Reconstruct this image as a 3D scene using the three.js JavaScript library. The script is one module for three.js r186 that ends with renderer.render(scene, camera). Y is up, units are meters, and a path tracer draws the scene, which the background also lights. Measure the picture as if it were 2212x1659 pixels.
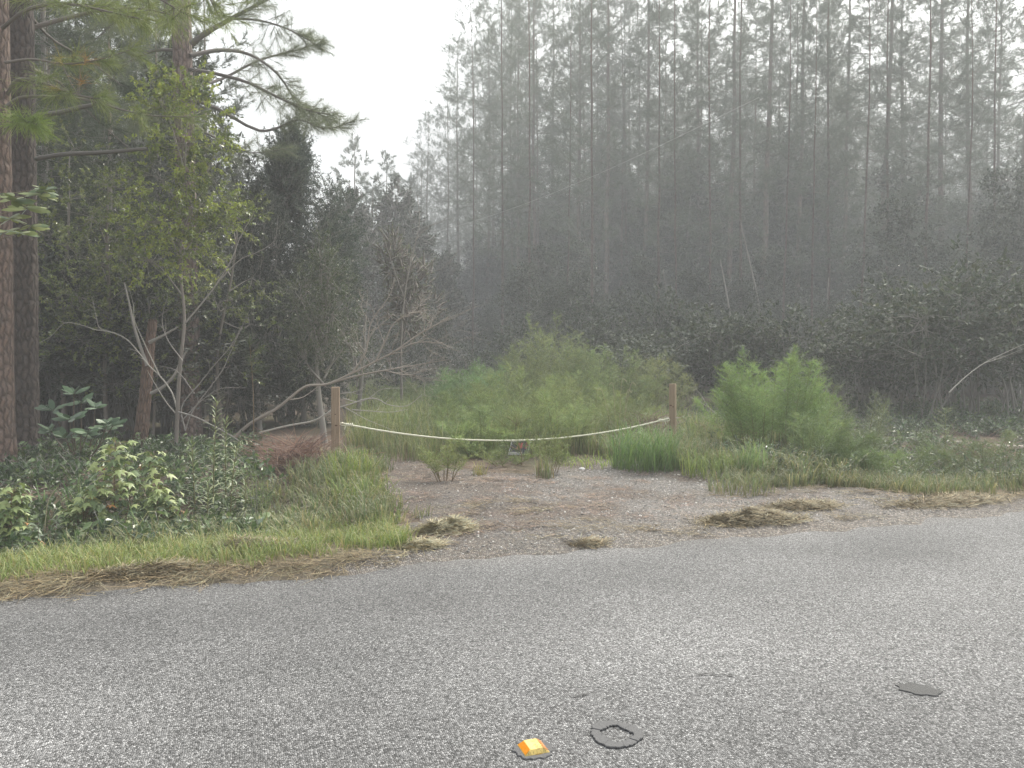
import * as THREE from 'three';

// ---------------------------------------------------------------- camera, sky, sun, haze in place of lens glare, exposure
const scene = new THREE.Scene();
const EYE = 1.6, PITCH = 1.72 * Math.PI / 180;
const camera = new THREE.PerspectiveCamera(53.0, 4 / 3, 0.1, 600);
camera.position.set(0, EYE, 0);
camera.lookAt(0, EYE - Math.sin(PITCH), -Math.cos(PITCH));
const SUN_AZ = 34 * Math.PI / 180, SUN_EL = 46 * Math.PI / 180;
const sunDir = new THREE.Vector3(Math.sin(SUN_AZ) * Math.cos(SUN_EL), Math.sin(SUN_EL), -Math.cos(SUN_AZ) * Math.cos(SUN_EL));
{ // hazy summer sky: white towards the sun, pale blue away from it
  const W = 512, H = 256, data = new Float32Array(W * H * 4), d = new THREE.Vector3();
  for (let y = 0; y < H; y++) for (let x = 0; x < W; x++) {
    const el = ((y + 0.5) / H - 0.5) * Math.PI, ph = ((x + 0.5) / W - 0.5) * 2 * Math.PI;
    d.set(Math.cos(ph) * Math.cos(el), Math.sin(el), Math.sin(ph) * Math.cos(el));
    const a = Math.acos(Math.min(1, Math.max(-1, d.dot(sunDir)))) * 180 / Math.PI;
    const s = Math.max(0, d.y), hor = Math.exp(-s * 3.2);
    const glow = 13 * Math.exp(-a / 16) + 1.8 * Math.exp(-a / 46);
    const o = (y * W + x) * 4;
    data[o] = 0.44 + 0.40 * hor + glow; data[o + 1] = 0.53 + 0.34 * hor + glow * 0.98; data[o + 2] = 0.66 + 0.20 * hor + glow * 0.94; data[o + 3] = 1;
  }
  const sky = new THREE.DataTexture(data, W, H, THREE.RGBAFormat, THREE.FloatType);
  sky.mapping = THREE.EquirectangularReflectionMapping; sky.magFilter = THREE.LinearFilter; sky.needsUpdate = true;
  scene.background = sky; scene.environment = sky;
}
const sun = new THREE.DirectionalLight(new THREE.Color(1, 0.94, 0.80), 5);
sun.position.copy(sunDir).multiplyScalar(90); sun.castShadow = true; sun.shadow.radius = 9;
Object.assign(sun.shadow.camera, { left: -70, right: 70, top: 70, bottom: -70, near: 1, far: 260 });
sun.shadow.mapSize.set(4096, 4096);
scene.add(sun, sun.target);
scene.fog = new THREE.FogExp2(new THREE.Color(0.965, 0.98, 1.0), 0.0060);  // haze added to stand in for veiling lens glare
const renderer = new THREE.WebGLRenderer({ antialias: true });
renderer.toneMapping = THREE.LinearToneMapping; renderer.toneMappingExposure = 0.99;
renderer.shadowMap.enabled = true; renderer.shadowMap.type = THREE.PCFSoftShadowMap;

// ---------------------------------------------------------------- helpers
const V = (x, y, z) => new THREE.Vector3(x, y, z);
function RNG(seed) {
  let s = seed | 0;
  const r = () => { s = (s + 0x6d2b79f5) | 0; let t = Math.imul(s ^ (s >>> 15), 1 | s); t = (t + Math.imul(t ^ (t >>> 7), 61 | t)) ^ t; return ((t ^ (t >>> 14)) >>> 0) / 4294967296; };
  r.a = (lo, hi) => lo + (hi - lo) * r(); r.s = (m) => (r() * 2 - 1) * m; r.g = () => (r() + r() + r() - 1.5) / 1.5; r.i = (n) => Math.floor(r() * n);
  return r;
}
const clamp = (x, a = 0, b = 1) => Math.min(b, Math.max(a, x));
const sstep = (a, b, x) => { const t = clamp((x - a) / (b - a)); return t * t * (3 - 2 * t); };
const mix = (a, b, t) => a + (b - a) * t;
function hash(x, y) { let h = Math.imul(x | 0, 374761393) + Math.imul(y | 0, 668265263); h = Math.imul(h ^ (h >>> 13), 1274126177); return ((h ^ (h >>> 16)) >>> 0) / 4294967296; }
function noise(x, y) {
  const i = Math.floor(x), j = Math.floor(y), fx = x - i, fy = y - j, u = fx * fx * (3 - 2 * fx), v = fy * fy * (3 - 2 * fy);
  return mix(mix(hash(i, j), hash(i + 1, j), u), mix(hash(i, j + 1), hash(i + 1, j + 1), u), v);
}
const fbm = (x, y, o = 4) => { let s = 0, a = 0.5, t = 0; for (let k = 0; k < o; k++) { s += a * noise(x, y); t += a; a *= 0.5; x = x * 2.03 + 17.1; y = y * 2.03 + 9.7; } return s / t; };

// the photograph's grid (2212 x 1659) to world: P at a given depth, B the foot on the ground at that depth
const F = 1664;
function ray(px, py) {
  const a = (px - 1106) / F, b = (829.5 - py) / F;
  return V(a, -Math.sin(PITCH) + b * Math.cos(PITCH), -Math.cos(PITCH) - b * Math.sin(PITCH));
}
const P = (px, py, d) => { const r = ray(px, py); return r.multiplyScalar(d / -r.z).add(camera.position); };
const B = (px, d, sink = 0.02) => { const p = P(px, 780, d); p.y = gy(p.x, p.z) - sink; return p; };
// road axes: u along the road, v away from the camera across it
const CU = 0.9455, SU = 0.3256;
const uOf = (x, z) => CU * x - SU * z, vOf = (x, z) => -SU * x - CU * z;
const XZ = (u, v) => [CU * u - SU * v, -SU * u - CU * v];
const EDGE = 6.06;
function driveMask(u, v) {
  const rd = v - EDGE, n = (fbm(u * 1.3 + 5, v * 1.3, 3) - 0.5) * 0.9;
  const l = 1.55 - 0.75 * Math.exp(-Math.max(0, rd) / 0.9) + n, r = 6.15 + 4.6 * Math.exp(-Math.max(0, rd) / 0.8) - n;
  const end = 10.7 + (fbm(u * 0.9, 3.3, 3) - 0.5) * 2.2 - (u < 2.6 ? -1.4 : 0);
  return u > l && u < r && v < end && rd > -0.4;
}
function gy(x, z) {
  const u = uOf(x, z), v = vOf(x, z), rd = v - EDGE;
  if (v < EDGE - 0.6 && v > -0.6) return -0.07;
  const drive = sstep(0.1, 1.6, u) * (1 - sstep(6.6, 8.6, u));
  const dL = Math.exp(-Math.pow((rd - 3.1) / 1.5, 2)), side = u < 1 ? 0.42 : 0.34;
  let y = -side * dL * (1 - drive) + (fbm(u * 0.7, v * 0.7, 3) - 0.5) * 0.10 * sstep(0, 2, Math.abs(rd)) + (fbm(u * 4, v * 4, 2) - 0.5) * 0.035;
  y += 0.02 * sstep(0.2, 1.2, rd);
  const lip = sstep(-0.55, 0.35, rd + (fbm(u * 2.1, 7.7, 3) - 0.5) * 0.55);
  if (v > 0) y = mix(-0.07, y + 0.012, lip); else y = mix(-0.07, -0.02 + y * 0.3, sstep(0.5, 1.0, -v));
  return y;
}

const used = {};
function numbered(n) { const k = used[n] = (used[n] ?? -1) + 1; return k ? n + '_' + String(k).padStart(3, '0') : n; }
function tag(o, label, category, group, kind) {
  if (label) o.userData.label = label;
  if (category) o.userData.category = category;
  if (group) o.userData.group = group;
  if (kind) o.userData.kind = kind;
  return o;
}
function thing(name, label, category, pos, group) {
  const o = new THREE.Group(); o.name = numbered(name); o.position.copy(pos); scene.add(o);
  return tag(o, label, category, group);
}
function copyOf(src, label, pos, turn, scale = 1, group) {
  const c = src.clone(); c.name = numbered(src.name.replace(/_\d{3}$/, '')); c.position.copy(pos); c.rotation.y = turn;
  if (Array.isArray(scale)) c.scale.set(...scale); else c.scale.setScalar(scale);
  c.userData = { ...src.userData, label }; if (group) c.userData.group = group; else delete c.userData.group;
  scene.add(c); return c;
}
function flag(m) { m.castShadow = m.receiveShadow = true; return m; }
const _a = V(), _b = V(), _c = V(), _d = V(), _e = V();
const MANY = new Set(['branches', 'crown', 'foliage', 'stems', 'plumes', 'needles', 'twigs', 'stalks']);
class MB { // collects triangles with a colour per vertex
  constructor() { this.p = []; this.c = []; this.t = []; this.f = []; this.uv = null; this.smooth = false; }
  v(x, y, z, c) { this.p.push(x, y, z); this.c.push(c[0], c[1], c[2]); return this.p.length / 3 - 1; }
  tri(a, b, c) { this.f.push(a, b, c); }
  tube(pts, r0, r1, sides, col, opt = {}) {
    this.smooth = true;
    const n = pts.length; let prev = null; const up = V(0.31, 0.17, 0.93); let len = 0; const base = this.p.length / 3;
    if (opt.uv && !this.uv) this.uv = [];
    for (let i = 0; i < n; i++) {
      const t = n > 1 ? i / (n - 1) : 0, r = opt.rad ? opt.rad(t) : mix(r0, r1, t);
      _a.copy(pts[Math.min(n - 1, i + 1)]).sub(pts[Math.max(0, i - 1)]).normalize();
      if (!prev) prev = V().copy(Math.abs(_a.dot(up)) > 0.95 ? V(1, 0, 0) : up);
      _b.copy(prev).addScaledVector(_a, -prev.dot(_a)).normalize(); prev.copy(_b); _c.crossVectors(_a, _b);
      if (i) len += pts[i].distanceTo(pts[i - 1]);
      const m = sides + (opt.uv ? 1 : 0);
      for (let k = 0; k < m; k++) {
        const an = k / sides * Math.PI * 2; let rr = r;
        if (opt.bump) rr *= 1 + opt.bump(k % sides, i, t);
        const c = Math.cos(an) * rr, s = Math.sin(an) * rr;
        const cc = typeof col === 'function' ? col(t, k % sides, i) : col;
        this.v(pts[i].x + _b.x * c + _c.x * s, pts[i].y + _b.y * c + _c.y * s, pts[i].z + _b.z * c + _c.z * s, cc);
        if (opt.uv) this.uv.push(k / sides * opt.uv, len);
      }
      if (i) for (let k = 0; k < sides; k++) {
        const m2 = sides + (opt.uv ? 1 : 0), k1 = opt.uv ? k + 1 : (k + 1) % sides, A = base + (i - 1) * m2 + k, Bq = base + (i - 1) * m2 + k1, C = base + i * m2 + k, D = base + i * m2 + k1;
        this.f.push(A, Bq, D, A, D, C);
      }
    }
  }
  needle(p, d, len, w, col, side) { // one thin triangle
    const k = this.p.length / 3;
    this.v(p.x - side.x * w, p.y - side.y * w, p.z - side.z * w, col); this.v(p.x + side.x * w, p.y + side.y * w, p.z + side.z * w, col);
    this.v(p.x + d.x * len, p.y + d.y * len, p.z + d.z * len, col); this.f.push(k, k + 1, k + 2);
  }
  leaf(p, d, n, len, w, col, fold = 0.15) { // a folded rhombus leaf, n about its upper side
    _c.crossVectors(d, n).normalize(); const k = this.p.length / 3, m = len * 0.42, u = w * fold;
    this.v(p.x, p.y, p.z, col);
    this.v(p.x + d.x * m + _c.x * w + n.x * u, p.y + d.y * m + _c.y * w + n.y * u, p.z + d.z * m + _c.z * w + n.z * u, col);
    this.v(p.x + d.x * m - _c.x * w + n.x * u, p.y + d.y * m - _c.y * w + n.y * u, p.z + d.z * m - _c.z * w + n.z * u, col);
    this.v(p.x + d.x * len - n.x * len * 0.08, p.y + d.y * len - n.y * len * 0.08, p.z + d.z * len - n.z * len * 0.08, col);
    this.f.push(k, k + 1, k + 3, k, k + 3, k + 2);
  }
  blade(p, az, h, out, w, col, tipCol, tw = 0) { // an arching grass blade: 2 segments and a tip
    const dx = Math.cos(az), dz = Math.sin(az), sx = -Math.sin(az + tw), sz = Math.cos(az + tw), k = this.p.length / 3;
    const st = [[0, 0, 1], [0.28, 0.62, 0.85], [0.7, 0.96, 0.55]];
    for (const [o, y, ww] of st) {
      const cx = p.x + dx * out * o, cy = p.y + h * y, cz = p.z + dz * out * o, c = o ? tipCol : col;
      this.v(cx - sx * w * ww, cy, cz - sz * w * ww, c); this.v(cx + sx * w * ww, cy, cz + sz * w * ww, c);
    }
    this.v(p.x + dx * out * 1.12, p.y + h * (out > h * 0.8 ? 0.78 : 0.98), p.z + dz * out * 1.12, tipCol);
    this.f.push(k, k + 1, k + 3, k, k + 3, k + 2, k + 2, k + 3, k + 5, k + 2, k + 5, k + 4, k + 4, k + 5, k + 6);
  }
  box(cx, cy, cz, sx, sy, sz, col, rot = 0) {
    const g = new THREE.BoxGeometry(sx, sy, sz).toNonIndexed(), q = g.attributes.position; const c = Math.cos(rot), s = Math.sin(rot);
    for (let i = 0; i < q.count; i++) { const x = q.getX(i), z = q.getZ(i); this.f.push(this.v(cx + x * c + z * s, cy + q.getY(i), cz - x * s + z * c, col)); }
  }
  geo(origin, smooth = this.smooth) {
    const g = new THREE.BufferGeometry(), p = new Float32Array(this.p);
    if (origin) for (let i = 0; i < p.length; i += 3) { p[i] -= origin.x; p[i + 1] -= origin.y; p[i + 2] -= origin.z; }
    g.setAttribute('position', new THREE.BufferAttribute(p, 3)); g.setAttribute('color', new THREE.BufferAttribute(new Float32Array(this.c), 3));
    if (this.uv) g.setAttribute('uv', new THREE.BufferAttribute(new Float32Array(this.uv), 2));
    g.setIndex(this.f); if (smooth) g.computeVertexNormals();
    return g;
  }
  build(name, mat, parent, smooth) {
    const m = flag(new THREE.Mesh(this.geo(parent && parent !== scene ? parent.position : null, smooth), mat));
    m.name = parent && parent !== scene ? name : numbered(name); (parent ?? scene).add(m); if (MANY.has(name)) m.userData.kind = 'stuff'; return m;
  }
  merge(o) { const k = this.p.length / 3; for (const x of o.p) this.p.push(x); for (const x of o.c) this.c.push(x); for (const x of o.f) this.f.push(x + k); }
}
const tint = (c, r, amt = 0.25) => { const k = 1 + r.s(amt), h = r.s(amt * 0.35); return [c[0] * (k + h), c[1] * k, c[2] * (k - h)]; };
const path = (pts, per = 4) => new THREE.CatmullRomCurve3(pts).getPoints((pts.length - 1) * per);
function rdir(r, out = V()) { let x, y, z, l; do { x = r.s(1); y = r.s(1); z = r.s(1); l = x * x + y * y + z * z; } while (l > 1 || l < 0.01); return out.set(x, y, z).multiplyScalar(1 / Math.sqrt(l)); }

// ---------------------------------------------------------------- procedural textures
function texture(size, f, srgb, ht = size) {
  const d = new Uint8Array(size * ht * 4);
  for (let y = 0; y < ht; y++) for (let x = 0; x < size; x++) { const c = f(x, y), o = (y * size + x) * 4; d[o] = c[0]; d[o + 1] = c[1]; d[o + 2] = c[2]; d[o + 3] = 255; }
  const t = new THREE.DataTexture(d, size, ht); t.wrapS = t.wrapT = THREE.RepeatWrapping; t.magFilter = THREE.LinearFilter; if (srgb) t.colorSpace = THREE.SRGBColorSpace; t.needsUpdate = true; return t;
}
const s8 = (l) => 255 * clamp(l <= 0.0031308 ? 12.92 * l : 1.055 * Math.pow(l, 1 / 2.4) - 0.055);
function stones(size, cell, seed, colour, edge) { // tiling stone mosaic: [colour map, height map]
  const n = Math.round(size / cell), px = new Float32Array(n * n * 2), H = new Float32Array(size * size), C = new Uint8Array(size * size * 4), r = RNG(seed);
  for (let i = 0; i < n * n * 2; i++) px[i] = r.a(0.12, 0.88);
  const cs = size / n, pal = []; for (let i = 0; i < n * n; i++) pal.push(colour(r));
  const sz = new Float32Array(n * n).map(() => r.a(-0.16, 0.16));
  for (let y = 0; y < size; y++) for (let x = 0; x < size; x++) {
    const gx = x / cs, gz = y / cs, ix = Math.floor(gx), iy = Math.floor(gz); let d1 = 9, d2 = 9, id = 0;
    for (let b = -1; b <= 1; b++) for (let a = -1; a <= 1; a++) {
      const k = ((iy + b + n) % n) * n + (ix + a + n) % n, dx = ix + a + px[k * 2] - gx, dy = iy + b + px[k * 2 + 1] - gz, d = Math.sqrt(dx * dx + dy * dy) + sz[k];
      if (d < d1) { d2 = d1; d1 = d; id = k; } else if (d < d2) d2 = d;
    }
    const e = clamp((d2 - d1) / edge), h = e * (1 - 0.5 * clamp(d1)), o = y * size + x, c = pal[id], m = 0.2 + 0.8 * Math.min(1, e * 1.3);
    H[o] = h; C[o * 4] = s8(c[0] * m); C[o * 4 + 1] = s8(c[1] * m); C[o * 4 + 2] = s8(c[2] * m); C[o * 4 + 3] = 255;
  }
  const make = (d, srgb) => { const t = new THREE.DataTexture(d, size, size); t.wrapS = t.wrapT = THREE.RepeatWrapping; t.magFilter = THREE.LinearFilter; if (srgb) t.colorSpace = THREE.SRGBColorSpace; t.needsUpdate = true; return t; };
  const D = new Uint8Array(size * size * 4); for (let i = 0; i < size * size; i++) { D[i * 4] = D[i * 4 + 1] = D[i * 4 + 2] = 255 * H[i]; D[i * 4 + 3] = 255; }
  return [make(C, true), make(D, false)];
}
const [asphaltMap, asphaltBump] = stones(2048, 7, 11, (r) => { const k = r() < 0.16 ? r.a(0.38, 0.54) : r() < 0.25 ? r.a(0.08, 0.14) : r.a(0.16, 0.35); return [k * 1.01, k * 1.0, k * 1.0]; }, 0.42);
const [gravelMap, gravelBump] = stones(1024, 9, 12, (r) => { const k = r() < 0.18 ? r.a(0.42, 0.6) : r.a(0.17, 0.4), b = r() < 0.4 ? 0.12 : 0.05; return [k * (1 + b), k, k * (1 - b)]; }, 0.4);
const soilMap = texture(1024, (x, y) => {
  const wx = Math.min(x, 1024 - x) / 512, n = fbm(x / 9, y / 9, 4), s = noise(x / 2.2 + fbm(x / 40, y / 40, 2) * 30, y / 11), k = clamp(0.45 + 0.7 * n * (0.6 + 0.8 * s) + 0 * wx);
  return [s8(k * 0.8), s8(k * 0.78), s8(k * 0.76)];
}, true);
const barkH = (() => { // tall furrowed plates
  const W = 256, Hh = 512, out = new Float32Array(W * Hh);
  for (let y = 0; y < Hh; y++) for (let x = 0; x < W; x++) {
    let d1 = 9, d2 = 9; const cx = 8, cy = 5, gx = x / W * cx + (fbm(y / 30, 2, 2) - 0.5) * 0.7, gz = y / Hh * cy;
    const ix = Math.floor(gx), iy = Math.floor(gz);
    for (let b = -1; b <= 1; b++) for (let a = -1; a <= 1; a++) {
      const mx = (ix + a + cx) % cx, my = (iy + b + cy) % cy, dx = ix + a + 0.15 + 0.7 * hash(mx, my + 50) - gx, dy = (iy + b + 0.15 + 0.7 * hash(mx + 90, my) - gz) * 0.9, d = Math.sqrt(dx * dx + dy * dy);
      if (d < d1) { d2 = d1; d1 = d; } else if (d < d2) d2 = d;
    }
    out[y * W + x] = clamp((d2 - d1) * 2.0) * 0.7 + 0.25 * fbm(x / 7, y / 13, 3);
  }
  return { W, Hh, out };
})();
const barkMap = texture(256, (x, y) => { const h = barkH.out[y * 256 + x], n = fbm(x / 5, y / 5 + 80, 3), k = 0.42 + 0.6 * h * (0.5 + 0.8 * n), w = fbm(x / 20, y / 60 + 33, 2); return [s8(k * (0.84 + 0.12 * w)), s8(k * 0.78), s8(k * (0.77 - 0.09 * w))]; }, true, 512);
const barkBump = texture(256, (x, y) => { const h = 255 * barkH.out[y * 256 + x]; return [h, h, h]; }, false, 512);
const woodMap = texture(256, (x, y) => {
  const g = fbm(x / 3.2 + Math.sin(y / 60) * 1.5, y / 150, 3), f = noise(x / 1.3, y / 80), c = noise(x / 6, y / 300 + 40) > 0.86 ? 0.55 : 1, k = (0.28 + 1.0 * g) * (0.8 + 0.35 * f) * c;
  return [s8(k), s8(k * 0.96), s8(k * 0.92)];
}, true, 1024);

// ---------------------------------------------------------------- materials
const M = {};
M.asphalt = new THREE.MeshStandardMaterial({ map: asphaltMap, bumpMap: asphaltBump, bumpScale: 0.004, roughness: 0.82, vertexColors: true });
M.gravel = new THREE.MeshStandardMaterial({ map: gravelMap, bumpMap: gravelBump, bumpScale: 0.01, roughness: 0.9, vertexColors: true });
M.soil = new THREE.MeshStandardMaterial({ map: soilMap, bumpMap: soilMap, bumpScale: 0.012, roughness: 0.96, vertexColors: true });
M.bark = new THREE.MeshStandardMaterial({ map: barkMap, bumpMap: barkBump, bumpScale: 0.03, roughness: 0.92, vertexColors: true });
M.twig = new THREE.MeshStandardMaterial({ roughness: 0.85, vertexColors: true });
M.straw = new THREE.MeshStandardMaterial({ roughness: 0.85, vertexColors: true });
M.stone = new THREE.MeshStandardMaterial({ roughness: 0.85, vertexColors: true, flatShading: true });
const leafMat = (t, coat, cr = 0.38) => new THREE.MeshPhysicalMaterial({ roughness: 0.92, transmission: t, thickness: 0, clearcoat: coat, clearcoatRoughness: cr, vertexColors: true, side: THREE.DoubleSide });
M.needle = leafMat(0.3, 0.25, 0.45);
M.leaf = leafMat(0.38, 0.85, 0.3);
M.thicket = leafMat(0.35, 0.12, 0.5);
M.farNeedle = leafMat(0.55, 0.2, 0.5);
M.gloss = leafMat(0.25, 0.8, 0.42);
M.fine = leafMat(0.45, 0.1, 0.5);
M.grass = leafMat(0.45, 0.25, 0.45);

// ---------------------------------------------------------------- ground, road, driveway
function axis(parts) { const o = []; for (const [a, b, s] of parts) { const n = Math.round((b - a) / s); for (let i = 0; i < n; i++) o.push(a + (b - a) * i / n); } o.push(parts[parts.length - 1][1]); return o; }
{
  const US = axis([[-150, -40, 11], [-40, -12, 1], [-12, 12, 0.13], [12, 40, 1], [40, 160, 12]]), VS = axis([[-150, -20, 13], [-20, -1, 1.2], [-1, 5, 1], [5, 14, 0.11], [14, 20, 0.3], [20, 60, 1], [60, 240, 15]]);
  const grd = { p: [], c: [], uv: [], f: [], map: new Map() }, drv = { p: [], c: [], uv: [], f: [], map: new Map() };
  const at = (s, i, j, isD) => {
    const k = i * 4096 + j; if (s.map.has(k)) return s.map.get(k);
    const u = US[i], v = VS[j], [x, z] = XZ(u, v), rd = v - EDGE, n = fbm(u * 1.7, v * 1.7, 4), n2 = fbm(u * 0.45 + 20, v * 0.45, 3);
    let c;
    if (isD) { // gravel, brown pine straw towards its left and far end
      const straw = clamp(sstep(0.42, 0.62, n + 0.32 * sstep(4.2, 1.8, u) * sstep(0.6, 3.0, rd) + 0.12 * sstep(4, 6, rd)) + 0.35 * sstep(1.2, 0.2, rd) * n2);
      const sand = sstep(0.9, 0.1, rd) * 0.7;
      c = [mix(mix(0.70, 0.54, straw), 0.68, sand), mix(mix(0.69, 0.48, straw), 0.66, sand), mix(mix(0.69, 0.44, straw), 0.63, sand)];
      const kk = 0.8 + 0.5 * n2; c = c.map((q) => q * kk);
    } else if (rd < 0.9 && rd > -1) { const w = 0.7 + 0.6 * n; c = [0.21 * w, 0.18 * w, 0.135 * w]; }
    else { const g = sstep(0.45, 0.7, n2) * 0.6; c = [mix(0.17, 0.09, g), mix(0.125, 0.11, g), mix(0.09, 0.045, g)].map((q) => q * (0.6 + 0.8 * n)); }
    const id = s.p.length / 3; s.p.push(x, gy(x, z), z); s.c.push(...c); s.uv.push(u / 1.9, v / 1.9); s.map.set(k, id); return id;
  };
  for (let i = 0; i + 1 < US.length; i++) for (let j = 0; j + 1 < VS.length; j++) {
    const D = driveMask((US[i] + US[i + 1]) / 2, (VS[j] + VS[j + 1]) / 2), s = D ? drv : grd, a = at(s, i, j, D), b = at(s, i + 1, j, D), c = at(s, i + 1, j + 1, D), d = at(s, i, j + 1, D);
    s.f.push(a, b, c, a, c, d);
  }
  const put = (s, name, mat, label) => {
    const g = new THREE.BufferGeometry(); g.setAttribute('position', new THREE.Float32BufferAttribute(s.p, 3)); g.setAttribute('color', new THREE.Float32BufferAttribute(s.c, 3)); g.setAttribute('uv', new THREE.Float32BufferAttribute(s.uv, 2));
    g.setIndex(s.f); g.computeVertexNormals(); const m = flag(new THREE.Mesh(g, mat)); m.name = name; scene.add(m); return tag(m, label, null, null, 'structure');
  };
  put(grd, 'ground', M.soil, 'brown forest floor and dipping verge beside the road');
  put(drv, 'driveway', M.gravel, 'gravel driveway mouth strewn with brown pine straw');
  // road sheet
  const R = { p: [], c: [], uv: [], f: [] }, RU = axis([[-150, -10, 10], [-10, 14, 0.25], [14, 160, 10]]), RV = axis([[-0.35, 6.45, 0.17]]);
  for (const u of RU) for (const v of RV) {
    const [x, z] = XZ(u, v), n = fbm(u * 0.8 + 3, v * 0.8, 4), w = fbm(u * 0.3, v * 2.4 + 8, 3), e = sstep(5.6, 6.2, v) * fbm(u * 2, v * 3, 3);
    const k = (0.86 + 0.55 * (n - 0.5) + 0.2 * (w - 0.5) - 0.045 * Math.exp(-Math.pow((v - 5.0) / 0.5, 2)) + 0.08 * Math.exp(-Math.pow((v - 3.9) / 0.5, 2))) * (1 + 0.18 * e); R.p.push(x, 0.03 * (1 - Math.pow((v - 3) / 3.2, 2)) - 0.03, z); R.c.push(k * (1 + 0.05 * e), k, k * (1.0 - 0.07 * e)); R.uv.push(u / 2.6, v / 2.6);
  }
  for (let i = 0; i + 1 < RU.length; i++) for (let j = 0; j + 1 < RV.length; j++) { const a = i * RV.length + j, b = a + RV.length; R.f.push(a, b, b + 1, a, b + 1, a + 1); }
  put(R, 'road', M.asphalt, 'grey chip-sealed asphalt road across the foreground');
}
const roadY = (v) => 0.03 * (1 - Math.pow((v - 3) / 3.2, 2)) - 0.03;

// ---------------------------------------------------------------- plant builders
const BARK = [0.33, 0.30, 0.275], BARK_GREY = [0.30, 0.28, 0.255], NEEDLE = [0.06, 0.095, 0.038];
function tuft(m, p, dir, r, n, len, w, spread, droop, col, seg = false) {
  const d = V(), sd = V();
  for (let i = 0; i < n; i++) {
    rdir(r, sd); const a = r.a(0.15, spread); d.copy(sd).addScaledVector(dir, -sd.dot(dir)).normalize().multiplyScalar(Math.sin(a)).addScaledVector(dir, Math.cos(a));
    d.y -= droop * r.a(0.4, 1.2); d.normalize(); const L = len * r.a(0.7, 1.1), q = _d.copy(p).addScaledVector(dir, -r() * len * 0.55);
    _e.crossVectors(d, rdir(r, sd)).normalize(); const c = tint(col, r, 0.3);
    m.needle(q, d, L, w * 0.5, c, _e);
    if (seg) { q.addScaledVector(d, L * 0.75); d.y -= 0.35; d.normalize(); m.needle(q, d, L * 0.35, w * 0.4, c, _e); }
  }
}
function limb(wood, nd, pts, r0, r1, r, o) { // a pine limb along pts with needle-bearing twigs
  const sm = path(pts, 3); wood.tube(sm, r0, r1, o.sides ?? 4, o.wood ?? BARK_GREY);
  const n = sm.length, dir = V(), td = V();
  for (let k = 0; k < o.twigs; k++) {
    const t = Math.pow(r.a(o.from ?? 0.3, 1), 0.8), i = Math.min(n - 2, Math.floor(t * (n - 1))), f = t * (n - 1) - i, p = sm[i].clone().lerp(sm[i + 1], clamp(f));
    dir.copy(sm[i + 1]).sub(sm[i]).normalize(); rdir(r, td); td.y = td.y * 0.6 + (o.lift ?? 0.15); td.addScaledVector(dir, 0.75).normalize();
    const L = o.len * r.a(0.45, 1.1) * (1.15 - 0.5 * t), q = p.clone().addScaledVector(td, L); q.y -= (o.sag ?? 0.1) * L * r();
    const mid = p.clone().lerp(q, 0.5); mid.y += 0.08 * L * r.g();
    wood.tube([p, mid, q], o.tr ?? 0.008, 0.003, 3, o.wood ?? BARK_GREY);
    const nT = o.tufts ?? 2;
    for (let j = 0; j < nT; j++) { const s = 1 - j / nT * 0.7; _a.copy(q).sub(p).normalize(); tuft(nd, p.clone().lerp(q, s), _a.clone(), r, o.nn, o.nl, o.nw, o.spread ?? 1.2, o.droop ?? 0.15, o.col ?? NEEDLE, o.seg); }
  }
  tuft(nd, sm[n - 1].clone(), dir.clone(), r, o.nn, o.nl, o.nw, 1.2, o.droop ?? 0.15, o.col ?? NEEDLE, o.seg);
}
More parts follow.
